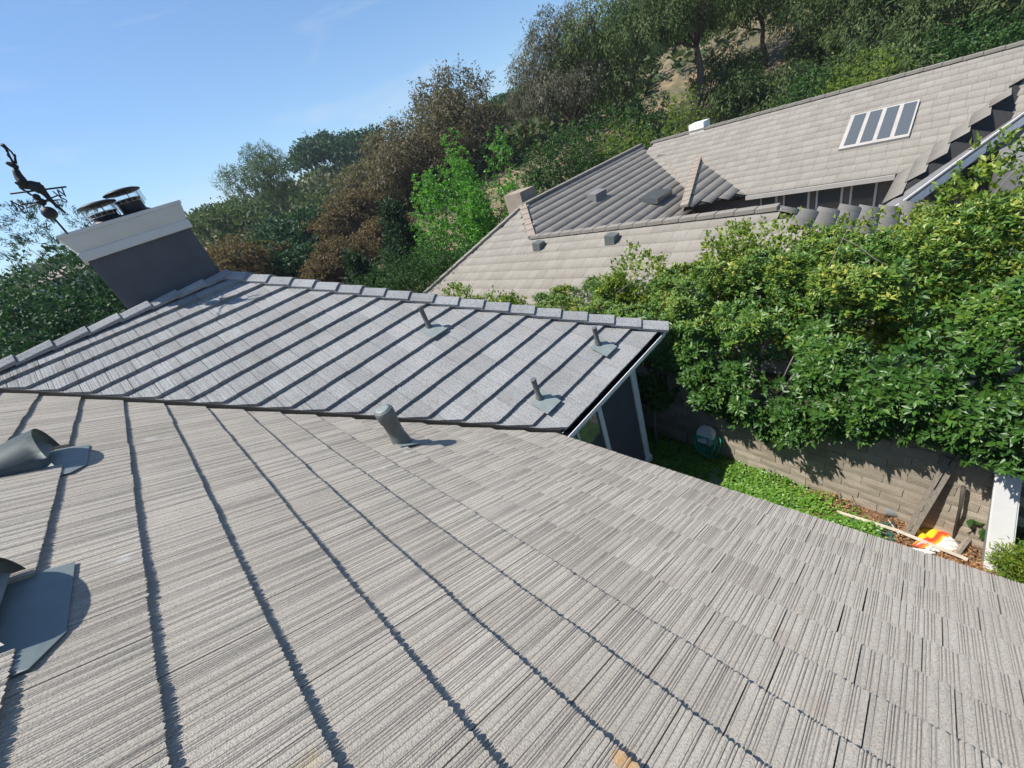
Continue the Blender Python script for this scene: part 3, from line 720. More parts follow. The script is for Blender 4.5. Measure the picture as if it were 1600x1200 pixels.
# ------------------------------------------------------------------ leaves
def leaf_arrays(P, axis, normal, length, width, fold=0.25):
    """rhombic folded leaves: 4 verts, 2 triangles each. All inputs arrays (n,3)/(n,)"""
    axis = axis / np.linalg.norm(axis, axis=1, keepdims=True)
    side = np.cross(axis, normal); ln = np.linalg.norm(side, axis=1, keepdims=True); ln[ln < 1e-6] = 1; side /= ln
    nn = np.cross(side, axis)
    l = length[:, None]; w = width[:, None]
    mid = P + axis * l * .48 + nn * w * fold
    v = np.stack([P, mid - side * w * .5, P + axis * l, mid + side * w * .5], 1).reshape(-1, 3)
    i = np.arange(len(P))[:, None] * 4
    f = np.concatenate([i + np.array([[0, 1, 2]]), i + np.array([[0, 2, 3]])], 0)
    return v, f
def unit(v): return v / np.maximum(np.linalg.norm(v, axis=1, keepdims=True), 1e-9)
def rdirs(rng, n): return unit(rng.normal(size=(n, 3)))

KIND = {  # material, bark, blobs, blob radius, leaf length, leaf width, leaves per twig, twig spread, droop
 'oak':    ('l_oak', 'bark', 13, .46, .34, .22, 12, .34, 0.0),
 'brown':  ('l_brown', 'bark_grey', 17, .36, .34, .13, 8, .40, .55),
 'red':    ('l_red', 'bark', 13, .42, .30, .15, 9, .34, .2),
 'euc':    ('l_euc', 'bark', 22, .32, .30, .075, 16, .34, 1.0),
 'eucg':   ('l_euc_green', 'bark', 20, .34, .30, .09, 16, .34, .8),
 'pine':   ('l_pine', 'bark', 16, .30, .30, .055, 22, .22, -.3),
 'fir':    ('l_pine', 'bark', 22, .34, .55, .22, 10, .5, -.2),
 'far':    ('l_oak', 'bark', 15, .42, .75, .45, 8, .8, 0.0),
 'gum':    ('l_gum', 'bark', 0, .3, .20, .17, 10, .17, .2),
 'gloss':  ('l_gloss', 'bark', 12, .44, .19, .085, 11, .14, 0.0),
 'yellow': ('l_yellow', 'bark', 12, .44, .10, .05, 12, .09, 0.0),
 'feather': ('l_yellow', 'bark', 12, .44, .055, .013, 14, .06, 0.0),
 'dark':   ('l_gloss', 'bark', 12, .46, .16, .09, 12, .16, 0.0),
}
def crown_mesh(kind, H, Rr, z0, n, seed, ls=1.0):
    """leaves in local coordinates, tree base at the origin; crown from z0 to H"""
    rng = np.random.default_rng(seed)
    matn, bark, nb, br, ll, lw, per, spread, droop = KIND[kind]; ll, lw, spread = ll * ls, lw * ls, spread * max(.6, ls)
    hc = (H + z0) / 2; hh = (H - z0) / 2
    if kind == 'gum':
        B = []
        for k in range(11):
            a = rng.uniform(0, 6.28); rr = Rr * rng.uniform(.15, .9) if k else .05; top = H * rng.uniform(.72, 1.0) if k else H
            for q in range(7):
                z = z0 + (top - z0) * (q + .5) / 7; w = Rr * .27 * (1.15 - .75 * q / 7)
                B.append((rr * math.cos(a) * (1 - .06*q) + rng.normal() * .12, rr * math.sin(a) * (1 - .06*q) + rng.normal() * .12, z, w, w, (top - z0) / 9))
        B = np.array(B)
    elif kind in ('pine', 'fir'):
        B = []
        for k in range(nb):
            t = (k + rng.uniform(0, .8)) / nb; z = z0 + (H - z0) * t; wid = Rr * (1 - .78 * t ** 1.2) if kind == 'fir' else Rr * (1 - .55 * t)
            a = k * 2.4 + rng.uniform(-.5, .5); off = wid * rng.uniform(.35, .8) * (0.2 if t > .93 else 1)
            s = max(.25 * Rr, wid * .55)
            B.append((off * math.cos(a), off * math.sin(a), z, s, s, s * (.38 if kind == 'pine' else .6)))
        B = np.array(B)
    else:
        d = rdirs(rng, nb); rad = rng.uniform(.45, .8, nb)[:, None]
        C = d * rad * np.array([Rr, Rr, hh]) * .86 + np.array([0, 0, hc])
        s = br * rng.uniform(.65, 1.25, (nb, 1)) * np.array([[Rr, Rr, min(hh, Rr * 1.15)]])
        B = np.concatenate([C, s], 1)
        B[0, :3] = (0, 0, H - B[0, 5] * .95)
        B[:, 2] = np.minimum(B[:, 2], H - B[:, 5] * .8)
    nt = max(8, n // per)
    vol = (B[:, 3] * B[:, 4] * B[:, 5]) ** (.75); bi = rng.choice(len(B), nt, p=vol / vol.sum())
    dd = rdirs(rng, nt); rad = rng.uniform(.25, 1.0, nt) ** .42 * (1 + .10 * rng.normal(size=nt))
    T = B[bi, :3] + dd * rad[:, None] * B[bi, 3:6]
    T[:, 2] = np.maximum(T[:, 2], z0 * .8)
    out = unit(dd + .5 * unit(T - np.array([0, 0, hc])) + np.array([0, 0, .25]))
    m = nt * per
    P = np.repeat(T, per, 0) + rng.normal(size=(m, 3)) * spread * .5
    O = np.repeat(out, per, 0)
    ax = unit(O * .8 + rng.normal(size=(m, 3)) * .75 - np.array([0, 0, droop * 1.6]))
    if droop > 0.7: P[:, 2] -= np.abs(rng.normal(size=m)) * spread * .9
    nr = unit(O + rng.normal(size=(m, 3)) * .6 + np.array([0, 0, .45]))
    sc = rng.uniform(.7, 1.25, m)
    V, F = leaf_arrays(P, ax, nr, ll * sc, lw * sc)
    tw = np.repeat(rng.beta(2, 2.6, nt), per); tint = np.clip(.62 * tw + .38 * rng.random(m), 0, 1)
    return np_mesh('crown', V, F, np.repeat(tint, 4)), B
def trunk_bm(B, H, z0, r, rng, lean=(0, 0)):
    bm = bmesh.new(); n = 7; top = z0 + (H - z0) * .62
    path = [Vector((lean[0] * (i / n) ** 1.3 + rng.normal() * .02 * H * (0 < i), lean[1] * (i / n) ** 1.3 + rng.normal() * .02 * H * (0 < i), top * i / n - (.25 if i == 0 else 0))) for i in range(n + 1)]
    tube(bm, path, [r * (1.25 if i == 0 else 1) * (1 - .7 * i / n) for i in range(n + 1)], 8)
    idx = rng.permutation(len(B))[:min(9, len(B))]
    for k in idx:
        c = Vector(B[k, :3]); i = int(np.clip(round((c.z * .62) / max(top, .01) * n), 1, n - 1)); s = path[i]
        mid = s.lerp(c, .5) + Vector((0, 0, -.06 * (c - s).length)) + Vector(rng.normal(size=3)) * .05 * (c - s).length
        rr = r * (1 - .7 * i / n)
        tube(bm, [s, mid, c], [rr * .55, rr * .35, rr * .12], 6)
    return bm
TN = 0
def plant(name, label, kind, px, py, dist, Rr, n, cat='tree', z0=None, group=None, trunk_r=None, base_z=None, lean=(0, 0), mat=None):
    """a tree whose top stands in direction (px,py) of the survey photo at a horizontal distance"""
    global TN; TN += 1
    T = at_dist(px, py, dist); gz = terrain(T.x, T.y) if base_z is None else base_z
    H = max(.6, T.z - gz); z = H * .28 if z0 is None else z0
    z = min(z, H * .8)
    root = thing(name, label, cat, (T.x, T.y, gz), group)
    root.rotation_euler = (0, 0, random.uniform(0, 6.28)) if lean == (0, 0) else (0, 0, 0)
    ls = float(np.clip(dist / 48, .5, 1.3)) if cat == 'tree' else 1.0
    if cat == 'tree': Rr *= 1.38; n = int(n * min(2.0, 1.35 / ls ** .8))
    elif group == G5: Rr *= 1.45; n = int(n * 1.7)
    me, B = crown_mesh(kind, H, Rr, z, n, 100 + TN, ls)
    B = B.copy(); B[:, 0] += 0
    c = link('crown' if cat == 'tree' else 'foliage', me, root, M[mat or KIND[kind][0]]); c['kind'] = 'stuff'
    bm = trunk_bm(B, H, z, trunk_r or max(.05, H * .018), np.random.default_rng(900 + TN), lean)
    bm_me = bpy.data.meshes.new('trunk'); bm.to_mesh(bm_me); bm.free(); bm_me.shade_smooth()
    link('trunk' if cat == 'tree' else 'stem', bm_me, root, M[KIND[kind][1]])
    return root

# ---- trees beyond the house, left to right
G1 = 'trees left of the chimney'
plant('pine_tree', 'airy pine with open branches at the left edge below the weathervane', 'pine', 22, 312, 30, 3.0, 7000, z0=3.6, group=G1)
plant('oak_tree', 'dense dark tree at the left edge under the airy pine', 'oak', 8, 395, 24, 3.6, 9000, z0=.8, group=G1)
plant('pine_tree', 'open pine rising behind the weathervane mast and chimney corner', 'pine', 132, 338, 34, 3.3, 8000, z0=3.0, group=G1)
plant('oak_tree', 'dark tree filling the gap just left of the chimney stack', 'oak', 148, 425, 26, 3.2, 9000, z0=.6, group=G1)
plant('oak_tree', 'low dark tree right behind the left end of the roof ridge', 'oak', 60, 470, 20, 3.0, 8000, z0=.3, group=G1)
plant('oak_tree', 'dark tree at the far left behind the ridge tiles', 'oak', -60, 440, 22, 3.2, 7000, z0=.4, group=G1)
G2 = 'trees in the valley between chimney and neighbour house'
plant('oak_tree', 'light green tree just right of the chimney cornice', 'oak', 330, 318, 95, 7, 5000, z0=2, group=G2, mat='l_euc_green')
plant('red_leaf_tree', 'rusty brown tree touching the right side of the chimney', 'red', 345, 372, 44, 3.6, 9000, z0=1, group=G2)
plant('gum_tree', 'lone dark grey tree leaning above the skyline right of the chimney', 'eucg', 385, 222, 105, 7.0, 17000, z0=2, group=G2)
plant('oak_tree', 'broad dark green tree in the middle of the valley right of the chimney', 'oak', 448, 336, 58, 5.5, 11000, z0=1, group=G2)
plant('oak_tree', 'dark green tree in front of the broad valley tree by the ridge', 'oak', 415, 385, 46, 4.5, 9000, z0=.8, group=G2)
plant('round_tree', 'round green tree on the skyline above the white hilltop house', 'far', 492, 216, 165, 11, 6000, z0=6, group=G2)
plant('conifer_tree', 'dark conifer on the skyline beside the round green tree', 'far', 535, 208, 155, 9, 5000, z0=4, group=G2)
plant('brown_tree', 'tall brown leaved tree, leftmost of the brown row on the skyline', 'brown', 590, 202, 62, 6.5, 15000, z0=1, group=G2)
plant('brown_tree', 'tall brown leaved tree, highest of the brown row on the skyline', 'brown', 680, 108, 64, 7.0, 17000, z0=1, group=G2)
plant('brown_tree', 'brown leaved tree low between the two tallest of the brown row', 'brown', 632, 170, 58, 6.0, 15000, z0=.5, group=G2)
plant('brown_tree', 'dark brown tree at the right end of the brown row behind the bright green tree', 'brown', 742, 172, 66, 6.0, 12000, z0=1, group=G2)
plant('red_leaf_tree', 'rusty red tree below the white hilltop house', 'red', 530, 300, 52, 3.8, 9000, z0=1, group=G2)
plant('red_leaf_tree', 'rusty orange tree low behind the middle of the roof hip', 'red', 512, 376, 40, 2.8, 9000, z0=.8, group=G2)
plant('red_leaf_tree', 'rusty tree between the brown row and the glossy dark tree', 'red', 585, 345, 46, 2.8, 8000, z0=1, group=G2)
plant('fir_tree', 'small slim dark conifer in front of the rusty trees', 'fir', 606, 322, 36, 1.5, 5000, z0=.6, group=G2)
plant('fir_tree', 'short dark conifer tucked behind the roof hip', 'fir', 552, 400, 30, 1.3, 4000, z0=.5, group=G2)
plant('bright_green_tree', 'bright green upright tree in front of the brown row', 'gum', 700, 210, 29, 3.6, 18000, z0=.8, group=G2)
plant('bright_green_tree', 'bright green tree beside the far left corner of the neighbour house', 'gum', 765, 268, 26, 2.6, 13000, z0=.6, group=G2)
plant('magnolia_tree', 'dark glossy leaved tree right behind the roof hip left of the yellow-green bush', 'gloss', 610, 388, 20, 2.1, 9000, z0=.6, group=G2)
plant('magnolia_tree', 'dark glossy leaved tree below the bright green tree', 'gloss', 668, 372, 21, 1.7, 7000, z0=.6, group=G2)
G3 = 'trees on the far hill'
plant('far_tree', 'bluish green tree on the far hill, left of three by the big grey gum', 'far', 762, 172, 135, 7.5, 3500, z0=3, group=G3)
plant('far_tree', 'bluish green tree on the far hill, tallest of three by the big grey gum', 'far', 800, 148, 125, 8.0, 4500, z0=3, group=G3)
plant('far_tree', 'bluish green tree on the far hill, half hidden behind the big grey gum', 'far', 842, 160, 118, 7.5, 3500, z0=2, group=G3)
G4 = 'gum trees on the slope above the neighbour house'
plant('gum_tree', 'grey drooping gum tree, leftmost on the slope above the neighbour house', 'euc', 848, 8, 44, 5.2, 19000, z0=3.5, group=G4, trunk_r=.32)
plant('gum_tree', 'big drooping gum tree cut by the top edge left of the dark bare trunk', 'eucg', 965, -60, 45, 6.0, 20000, z0=3.5, group=G4, trunk_r=.35)
plant('gum_tree', 'tall gum tree with a dark bare trunk above the neighbour ridge', 'eucg', 1075, -110, 44, 5.0, 13000, z0=6.0, group=G4, trunk_r=.36)
plant('gum_tree', 'green gum tree behind the orange bare earth on the slope', 'eucg', 1195, -90, 54, 5.5, 13000, z0=4.0, group=G4, trunk_r=.25)
plant('gum_tree', 'green gum tree right of the orange bare earth on the slope', 'eucg', 1345, -110, 50, 5.5, 13000, z0=2.5, group=G4, trunk_r=.25)
plant('gum_tree', 'gum tree above the skylight of the neighbour roof', 'eucg', 1455, -120, 46, 5.0, 13000, z0=1.5, group=G4, trunk_r=.28)
plant('gum_tree', 'gum tree in the top right corner of the slope', 'eucg', 1580, -120, 44, 5.0, 12000, z0=1.0, group=G4, trunk_r=.25)
G5 = 'shrubs on the slope behind the neighbour house'
for (px, py, d, rr, kd, lab) in ((1010, 140, 40, 2.6, 'dark', 'dark shrub under the drooping gum tree behind the neighbour ridge'),
    (940, 160, 38, 2.6, 'dark', 'dark shrub below the leftmost gum tree'),
    (1128, 62, 47, 2.6, 'eucg', 'olive shrub high on the slope between the two bare trunks'),
    (1290, 25, 50, 2.4, 'eucg', 'olive shrub at the top of the orange bare earth'),
    (1065, 130, 38, 2.0, 'yellow', 'yellow-green shrub left of the dark bare trunk'),
    (1160, 100, 41, 2.4, 'eucg', 'grey-green shrub right of the dark bare trunk'),
    (1235, 92, 40, 2.2, 'eucg', 'grey-green shrub below the orange bare earth'),
    (1330, 62, 40, 2.5, 'eucg', 'grey-green shrub right of the orange bare earth'),
    (1410, 40, 40, 2.7, 'eucg', 'grey-green shrub above the skylight of the neighbour roof'),
    (1500, 25, 40, 2.8, 'dark', 'dark shrub above the neighbour ridge, second from the right edge'),
    (1590, 5, 40, 2.8, 'dark', 'dark shrub in the top right corner behind the neighbour ridge'),
    (880, 185, 34, 2.2, 'dark', 'dark shrub behind the far wing of the neighbour house'),
    (960, 190, 33, 1.8, 'yellow', 'yellow-green shrub behind the far wing of the neighbour house'),
    (1270, 100, 36, 2.0, 'dark', 'dark shrub close behind the middle of the neighbour ridge'),
    (1360, 75, 36, 2.0, 'yellow', 'yellow-green shrub close behind the right half of the neighbour ridge'),
    (840, 225, 33, 2.2, 'dark', 'dark shrub left of the neighbour chimney block')):
    plant('shrub', lab, kd, px, py, d, rr, 4200, 'shrub', z0=.2, group=G5, trunk_r=.07)

# ---- distant scrub in one mass over the valley and the far hill
def build_scrub():
    rng = np.random.default_rng(5); Vs, Fs, Ts, nv = [], [], [], 0
    for k in range(1500):
        az = R(rng.uniform(-25, 105)); r = 55 * math.exp(rng.uniform(0, 2.1)); x, y = r * math.sin(az), r * math.cos(az)
        if 62 < math.degrees(az) and r < 75 and rng.random() < .75: continue
        s = rng.uniform(.9, 2.6) * (1 + r / 140); c = np.array([x, y, terrain(x, y) + s * .4]); n = 90
        d = rdirs(rng, n); P = c + d * np.array([s, s, s * .75]) * rng.uniform(.55, 1.05, (n, 1))
        ls = s * .34 * rng.uniform(.6, 1.3, n)
        V, F = leaf_arrays(P, unit(d + rng.normal(size=(n, 3)) * .7), unit(d + rng.normal(size=(n, 3)) * .6), ls, ls * .6)
        Vs.append(V); Fs.append(F + nv); nv += len(V); Ts.append(np.repeat(np.clip(rng.beta(2, 2.5) * .6 + .4 * rng.random(n), 0, 1), 4))
    o = link('distant_scrub', np_mesh('distant_scrub', np.concatenate(Vs), np.concatenate(Fs), np.concatenate(Ts)), None, M['l_scrub']); o['kind'] = 'stuff'
build_scrub()

# ------------------------------------------------------------------ far houses
def far_house(label, px, py, dist, w, dpt, h, rot, nwin):
    P = at_dist(px, py, dist); root = thing('hillside_house', label, 'house', (P.x, P.y, P.z - h - 1.5), 'houses far away on the hills')
    root.rotation_euler = (0, 0, rot); hb = h + 1.5
    def part(name, bm, mat):
        me = bpy.data.meshes.new(name); bm.to_mesh(me); bm.free(); return link(name, me, root, mat)
    bm = bmesh.new(); add_box(bm, (0, 0, hb / 2 - 1.2), (w, dpt, hb + 2.4)); part('wall', bm, M['far_wall'])
    bm = bmesh.new(); e = .6; z = hb
    a = [bm.verts.new(p) for p in ((-w/2 - e, -dpt/2 - e, z), (w/2 + e, -dpt/2 - e, z), (w/2 + e, dpt/2 + e, z), (-w/2 - e, dpt/2 + e, z))]
    r0, r1 = bm.verts.new((-w/2 + dpt*.35, 0, z + dpt * .2)), bm.verts.new((w/2 - dpt*.35, 0, z + dpt * .2))
    for f in ((a[0], a[1], r1, r0), (a[2], a[3], r0, r1), (a[1], a[2], r1), (a[3], a[0], r0), (a[3], a[2], a[1], a[0])): bm.faces.new(f)
    part('roof', bm, M['far_roof'])
    for i in range(nwin):
        bm = bmesh.new(); add_box(bm, (-w/2 + w * (i + .5) / nwin, -dpt/2 - .03, hb - 1.5), (w / nwin * .55, .1, 1.7)); part('window', bm, M['glass'])
far_house('white hilltop house under the round green tree on the skyline', 487, 285, 190, 17, 9, 5, R(-20), 4)
far_house('tan roofed house on the hill left of the white hilltop house', 452, 297, 185, 13, 8, 3, R(-20), 3)
far_house('small tan roofed house glimpsed between the trees left of the chimney', 106, 430, 78, 6, 5, 2.2, R(10), 2)

# ------------------------------------------------------------------ neighbour house
K = 1.4
def kp(x, y, z): return Vector((x * K, y * K, z * K))
nh = thing('neighbour_house', 'sprawling tan tile roofed neighbour house beyond the hedge', 'house')
NP = {}
def n_slope(name, pts, nrm_down, rows=.46, seedv=1, wid=.42):
    """deck slab plus tile courses built one tile at a time, joined"""
    pts = [Vector(p) for p in pts]; n = (pts[1] - pts[0]).cross(pts[2] - pts[0]).normalized()
    if n.z < 0: n = -n
    bm = bmesh.new(); slab(bm, [p - n * .05 for p in pts], .12, -n); deck = child(name, bm, nh, M['deck'])
    v = Vector((n.x, n.y, 0)); v = (v - n * v.dot(n)).normalized()          # steepest way down
    if v.z > 0: v = -v
    u = v.cross(n).normalized()
    if u.cross(v).dot(n) < 0: u = -u
    o = max(pts, key=lambda p: p.z)
    uv = [((p - o).dot(u), (p - o).dot(v)) for p in pts]
    def inside(a, b):
        c = False; j = len(uv) - 1
        for i in range(len(uv)):
            if (uv[i][1] > b) != (uv[j][1] > b) and a < (uv[j][0] - uv[i][0]) * (b - uv[i][1]) / (uv[j][1] - uv[i][1]) + uv[i][0]: c = not c
            j = i
        return c
    rng = random.Random(seedv); V, F, T = [], [], []
    nr = int(max(q[1] for q in uv) / rows) + 1; rr = max(q[1] for q in uv) / nr
    ulo, uhi = min(q[0] for q in uv), max(q[0] for q in uv)
    for r in range(nr):
        b0, b1 = r * rr - .05, (r + 1) * rr
        a = ulo - rng.uniform(0, wid)
        while a < uhi:
            if inside(a + wid / 2, (b0 + b1) / 2):
                j = rng.uniform(-.003, .003); base = len(V)
                for (uu, vv, ww) in ((a + .002, b1, .020 + j), (a + wid - .002, b1, .020 + j), (a + wid - .003, b0, -.012), (a + .003, b0, -.012), (a + .003, b1, -.03), (a + wid - .003, b1, -.03)):
                    V.append(tuple(o + u * uu + v * vv + n * ww))
                F += [(base, base+1, base+2, base+3), (base+4, base+5, base+1, base), (base+1, base+5, base+2, base+2), ]
                F.pop(); T += [rng.random()] * 6
            a += wid
    me = np_mesh('tile_field', np.array(V), np.array(F), T)
    t = link('tile_field', me, deck, M['n_roof']); t['kind'] = 'stuff'
    return deck
ze = -3.476
n_slope('main_roof', [kp(18, 9.2, -1.86), kp(18, -5, -1.86), kp(14, -5, ze), kp(14, 9.2, ze)], None, seedv=1)
n_slope('rear_roof', [kp(18.02, 9.2, -1.86), kp(22, 9.2, ze), kp(22, -5, ze), kp(18.02, -5, -1.86)], None, seedv=2)
n_slope('far_wing_roof', [kp(18.3, 9.75, -1.86), kp(10.25, 9.75, -1.86), kp(8.62, 8.32, -2.44), kp(9.0, 5.7, -3.50), kp(14.2, 5.7, -3.50)], None, seedv=3)
n_slope('far_wing_back', [kp(18.3, 9.77, -1.86), kp(18.3, 12.2, ze), kp(6.3, 12.0, ze), kp(10.25, 9.77, -1.86)], None, seedv=4)
n_slope('front_roof', [kp(10.2, 9.75, -1.87), kp(8.70, 8.30, -2.475), kp(8.70, 2.2, -2.475), kp(6.30, -.2, -3.445), kp(6.30, 11.95, -3.445)], None, seedv=5)
n_slope('front_end_roof', [kp(8.72, 2.2, -2.475), kp(11.2, .2, -3.43), kp(6.35, -.15, -3.44)], None, seedv=6)
gn = Vector((0, -.404, 1.)); gc = float(gn.dot(Vector((16.24, 6.65, -2.57))))
def on_g(px, py): return at_plane(px, py, np.array(gn), gc) * K
n_slope('gablet_roof', [kp(16.24, 6.65, -2.57), on_g(1197, 277), on_g(1201, 292), on_g(1069, 324)], None, seedv=7)
def n_box(name, lo, hi, mat, par=nh):
    bm = bmesh.new(); lo, hi = kp(*lo), kp(*hi); add_box(bm, (lo + hi)/2, hi - lo); return child(name, bm, par, mat)
n_box('main_wall', (14.5, -5, -5.3), (21.6, 9.2, ze - .04), M['n_dark'])
n_box('wing_wall', (7.0, 6.1, -5.3), (14.4, 11.6, ze - .03), M['n_wall'])
n_box('front_wall', (6.8, 1.0, -5.3), (10.4, 6.1, ze - .03), M['n_wall'])
n_box('eave_fascia', (13.93, 1.1, ze - .13), (13.99, 4.4, ze - .02), M['n_wall'])
for y0, y1, zb in ((1.5, 1.95, -4.4), (2.2, 2.7, -4.4), (2.95, 3.5, -4.3), (3.75, 4.1, -4.2)):
    fr = n_box('window', (14.44, y0 - .05, zb - .05), (14.49, y1 + .05, ze - .14), M['white'])
    n_box('window_pane', (14.42, y0, zb), (14.435, y1, ze - .18), M['glass'], fr)
# skylight of four panes in the main slope
t_ = .404; nn_ = Vector((-t_, 0, 1)).normalized()
def on_mr(x, y, w): return kp(x, y, -1.86 - t_ * (18 - x)) + nn_ * w
def quad_slab(name, x0, x1, y0, y1, w, th, mat, par):
    bm = bmesh.new(); slab(bm, [on_mr(x0, y0, w), on_mr(x1, y0, w), on_mr(x1, y1, w), on_mr(x0, y1, w)], th, -nn_); return child(name, bm, par, mat)
sk = quad_slab('skylight', 15.2, 16.6, 1.06, 2.46, .11, .12, M['n_wall'], nh)
for i in range(4): quad_slab('skylight_pane', 15.30, 16.54, 1.10 + i * .34, 1.10 + i * .34 + .25, .125, .012, M['glass'], sk)
# rooftop boxes, roof vents, ridge trims
n_box('rooftop_box', (17.9, 7.05, -1.95), (18.5, 7.6, -1.60), M['white'])
def n_roof_item(name, px, py, plane_n, plane_c, sz, mat):
    p = at_plane(px, py, plane_n, plane_c) * K; bm = bmesh.new(); add_box(bm, p + Vector((0, 0, .10)), sz, Matrix.Rotation(R(8), 3, 'X')); child(name, bm, nh, mat)
wa_n = np.array([0, -.404, 1.]); wa_c = float(wa_n @ np.array([0, 9.75, -1.86]))
n_roof_item('roof_vent', 933, 309, wa_n, wa_c, (.9, .5, .35), M['n_dark'])
n_roof_item('roof_vent', 1040, 247, wa_n, wa_c, (1.0, .5, .35), M['n_dark'])
n_roof_item('roof_skylight', 1025, 310, wa_n, wa_c, (1.5, .9, .22), M['glass'])
fr_n = np.array([-.404, 0, 1.]); fr_c = float(fr_n @ np.array([8.70, 0, -2.475]))
n_roof_item('roof_vent', 843, 388, fr_n, fr_c, (.35, .35, .3), M['pipe'])
n_roof_item('roof_vent', 957, 378, fr_n, fr_c, (.35, .35, .3), M['pipe'])
n_box('chimney_block', (10.9, 10.4, -3.4), (11.7, 11.2, -1.55), M['n_ridge'])
def ridge_run(a, b, mat=M['n_ridge']):
    a, b = kp(*a), kp(*b); L_ = (b - a).length; n = max(2, int(L_ / .5)); d = (b - a).normalized(); rot = d.to_track_quat('Y', 'Z').to_matrix()
    for i in range(n):
        bm = bmesh.new(); add_box(bm, a.lerp(b, (i + .5) / n) + Vector((0, 0, .04)), (.30, L_ / n * .97, .10), rot @ Matrix.Rotation(R(1.5), 3, 'X')); child('ridge_tile', bm, nh, mat)
ridge_run((18, 9.2, -1.86), (18, -5, -1.86), M['n_roof']); ridge_run((18.2, 9.75, -1.86), (10.25, 9.75, -1.86), M['n_roof'])
ridge_run((8.70, 8.3, -2.475), (8.70, 2.2, -2.475), M['n_roof']); ridge_run((10.2, 9.75, -1.87), (8.7, 8.3, -2.475)); ridge_run((10.2, 9.75, -1.87), (6.35, 11.9, -3.42), M['n_roof'])
g0 = Vector((16.24, 6.65, -2.57)); g1 = at_plane(1197, 277, np.array(gn), gc); g2 = at_plane(1069, 324, np.array(gn), gc)
ridge_run(tuple(g0), tuple(g1)); ridge_run(tuple(g0), tuple(g2)); ridge_run((17.9, 8.9, -1.98), (14.6, 6.3, -3.30))
# right-hand cross wing: shaded gable slab with white rake fascia
T1, T2 = kp(16.9, -.72, -2.33), kp(13.9, 1.06, -3.50)
P1, P2 = Vector(at_dist(1600, 172, 15.6 * K)), Vector(at_dist(1385, 318, 11.6 * K))
n_slope('side_wing_roof', [T1, T2, P2, P1], None, seedv=8)
def fascia(a, b, h, th, name):
    bm = bmesh.new(); d = (b - a).normalized(); s = d.cross(Vector((0, 0, 1))).normalized() * th; dn = Vector((0, 0, -h))
    box_pts(bm, [a + dn, b + dn, b + dn + s, a + dn + s, a, b, b + s, a + s]); child(name, bm, nh, M['white'])
F1, F2 = Vector(at_dist(1640, 150, 15.4 * K)), Vector(at_dist(1350, 362, 10.4 * K))
fascia(F1, F2, .32, .10, 'rake_fascia')
bm = bmesh.new(); slab(bm, [F1 + Vector((0, 0, .02)), F2 + Vector((0, 0, .02)), P2 + Vector((0, 0, -.02)), P1 + Vector((0, 0, -.02))], .08); child('side_wing_eave', bm, nh, M['n_dark'])
n_box('side_wing_wall', (12.2, -4.8, -5.3), (14.2, -.5, -3.3), M['n_dark'])
n_box('porch_post', (11.0, .75, -5.3), (11.15, .9, -3.9), M['white'])
n_box('porch_window', (14.40, -.2, -4.8), (14.43, .7, -3.9), M['glass'])

# shrubs in front of the neighbour house
G6 = 'yellow-green shrubs between hedge and neighbour house'
for (px, py, d, rr, lab) in ((985, 388, 9.6, 1.4, 'yellow-green shrub before the left half of the neighbour front roof'),
                             (1135, 350, 9.6, 1.25, 'yellow-green shrub before the middle of the neighbour front roof'),
                             (1245, 338, 9.4, 1.35, 'yellow-green shrub before the right end of the neighbour front roof'),
                             (1330, 340, 9.8, 1.2, 'yellow-green shrub below the porch of the neighbour house'),
                             (1475, 300, 9.2, 1.5, 'yellow-green shrub below the white rake fascia of the neighbour house'),
                             (1575, 200, 9.0, 1.5, 'yellow-green shrub at the right edge above the hedge'),
                             (705, 446, 12.5, 1.7, 'yellow-green bush just behind the middle of the roof hip'),
                             (790, 466, 11.5, 1.2, 'small yellow-green bush behind the hip tiles right of the middle')):
    plant('shrub', lab, 'yellow', px, py, d, rr, 9000, 'shrub', z0=.8, group=G6, trunk_r=.05)

# ------------------------------------------------------------------ block wall
WD = Vector((0.11699, 0.99313, 0)); WN = Vector((-0.99313, 0.11699, 0)); W0 = Vector((5.21, -0.78, 0))
def wall_pt(l, z, out=0.0): return W0 + WD * l + WN * out + Vector((0, 0, z))
wall = thing('block_wall', 'tan slump block garden wall half covered by the hedge', 'wall', tuple(wall_pt(0, GZ)))
WTOP = -4.38; RH = .148; BL = .43
def wall_box(bm, l0, l1, z0, z1, o0, o1):
    box_pts(bm, [wall_pt(l0, z0, o0), wall_pt(l1, z0, o0), wall_pt(l1, z0, o1), wall_pt(l0, z0, o1), wall_pt(l0, z1, o0), wall_pt(l1, z1, o0), wall_pt(l1, z1, o1), wall_pt(l0, z1, o1)])
bm = bmesh.new(); wall_box(bm, -.4, 9.5, GZ - .3, WTOP, -.17, -.007); child('wall_core', bm, wall, M['mortar'])
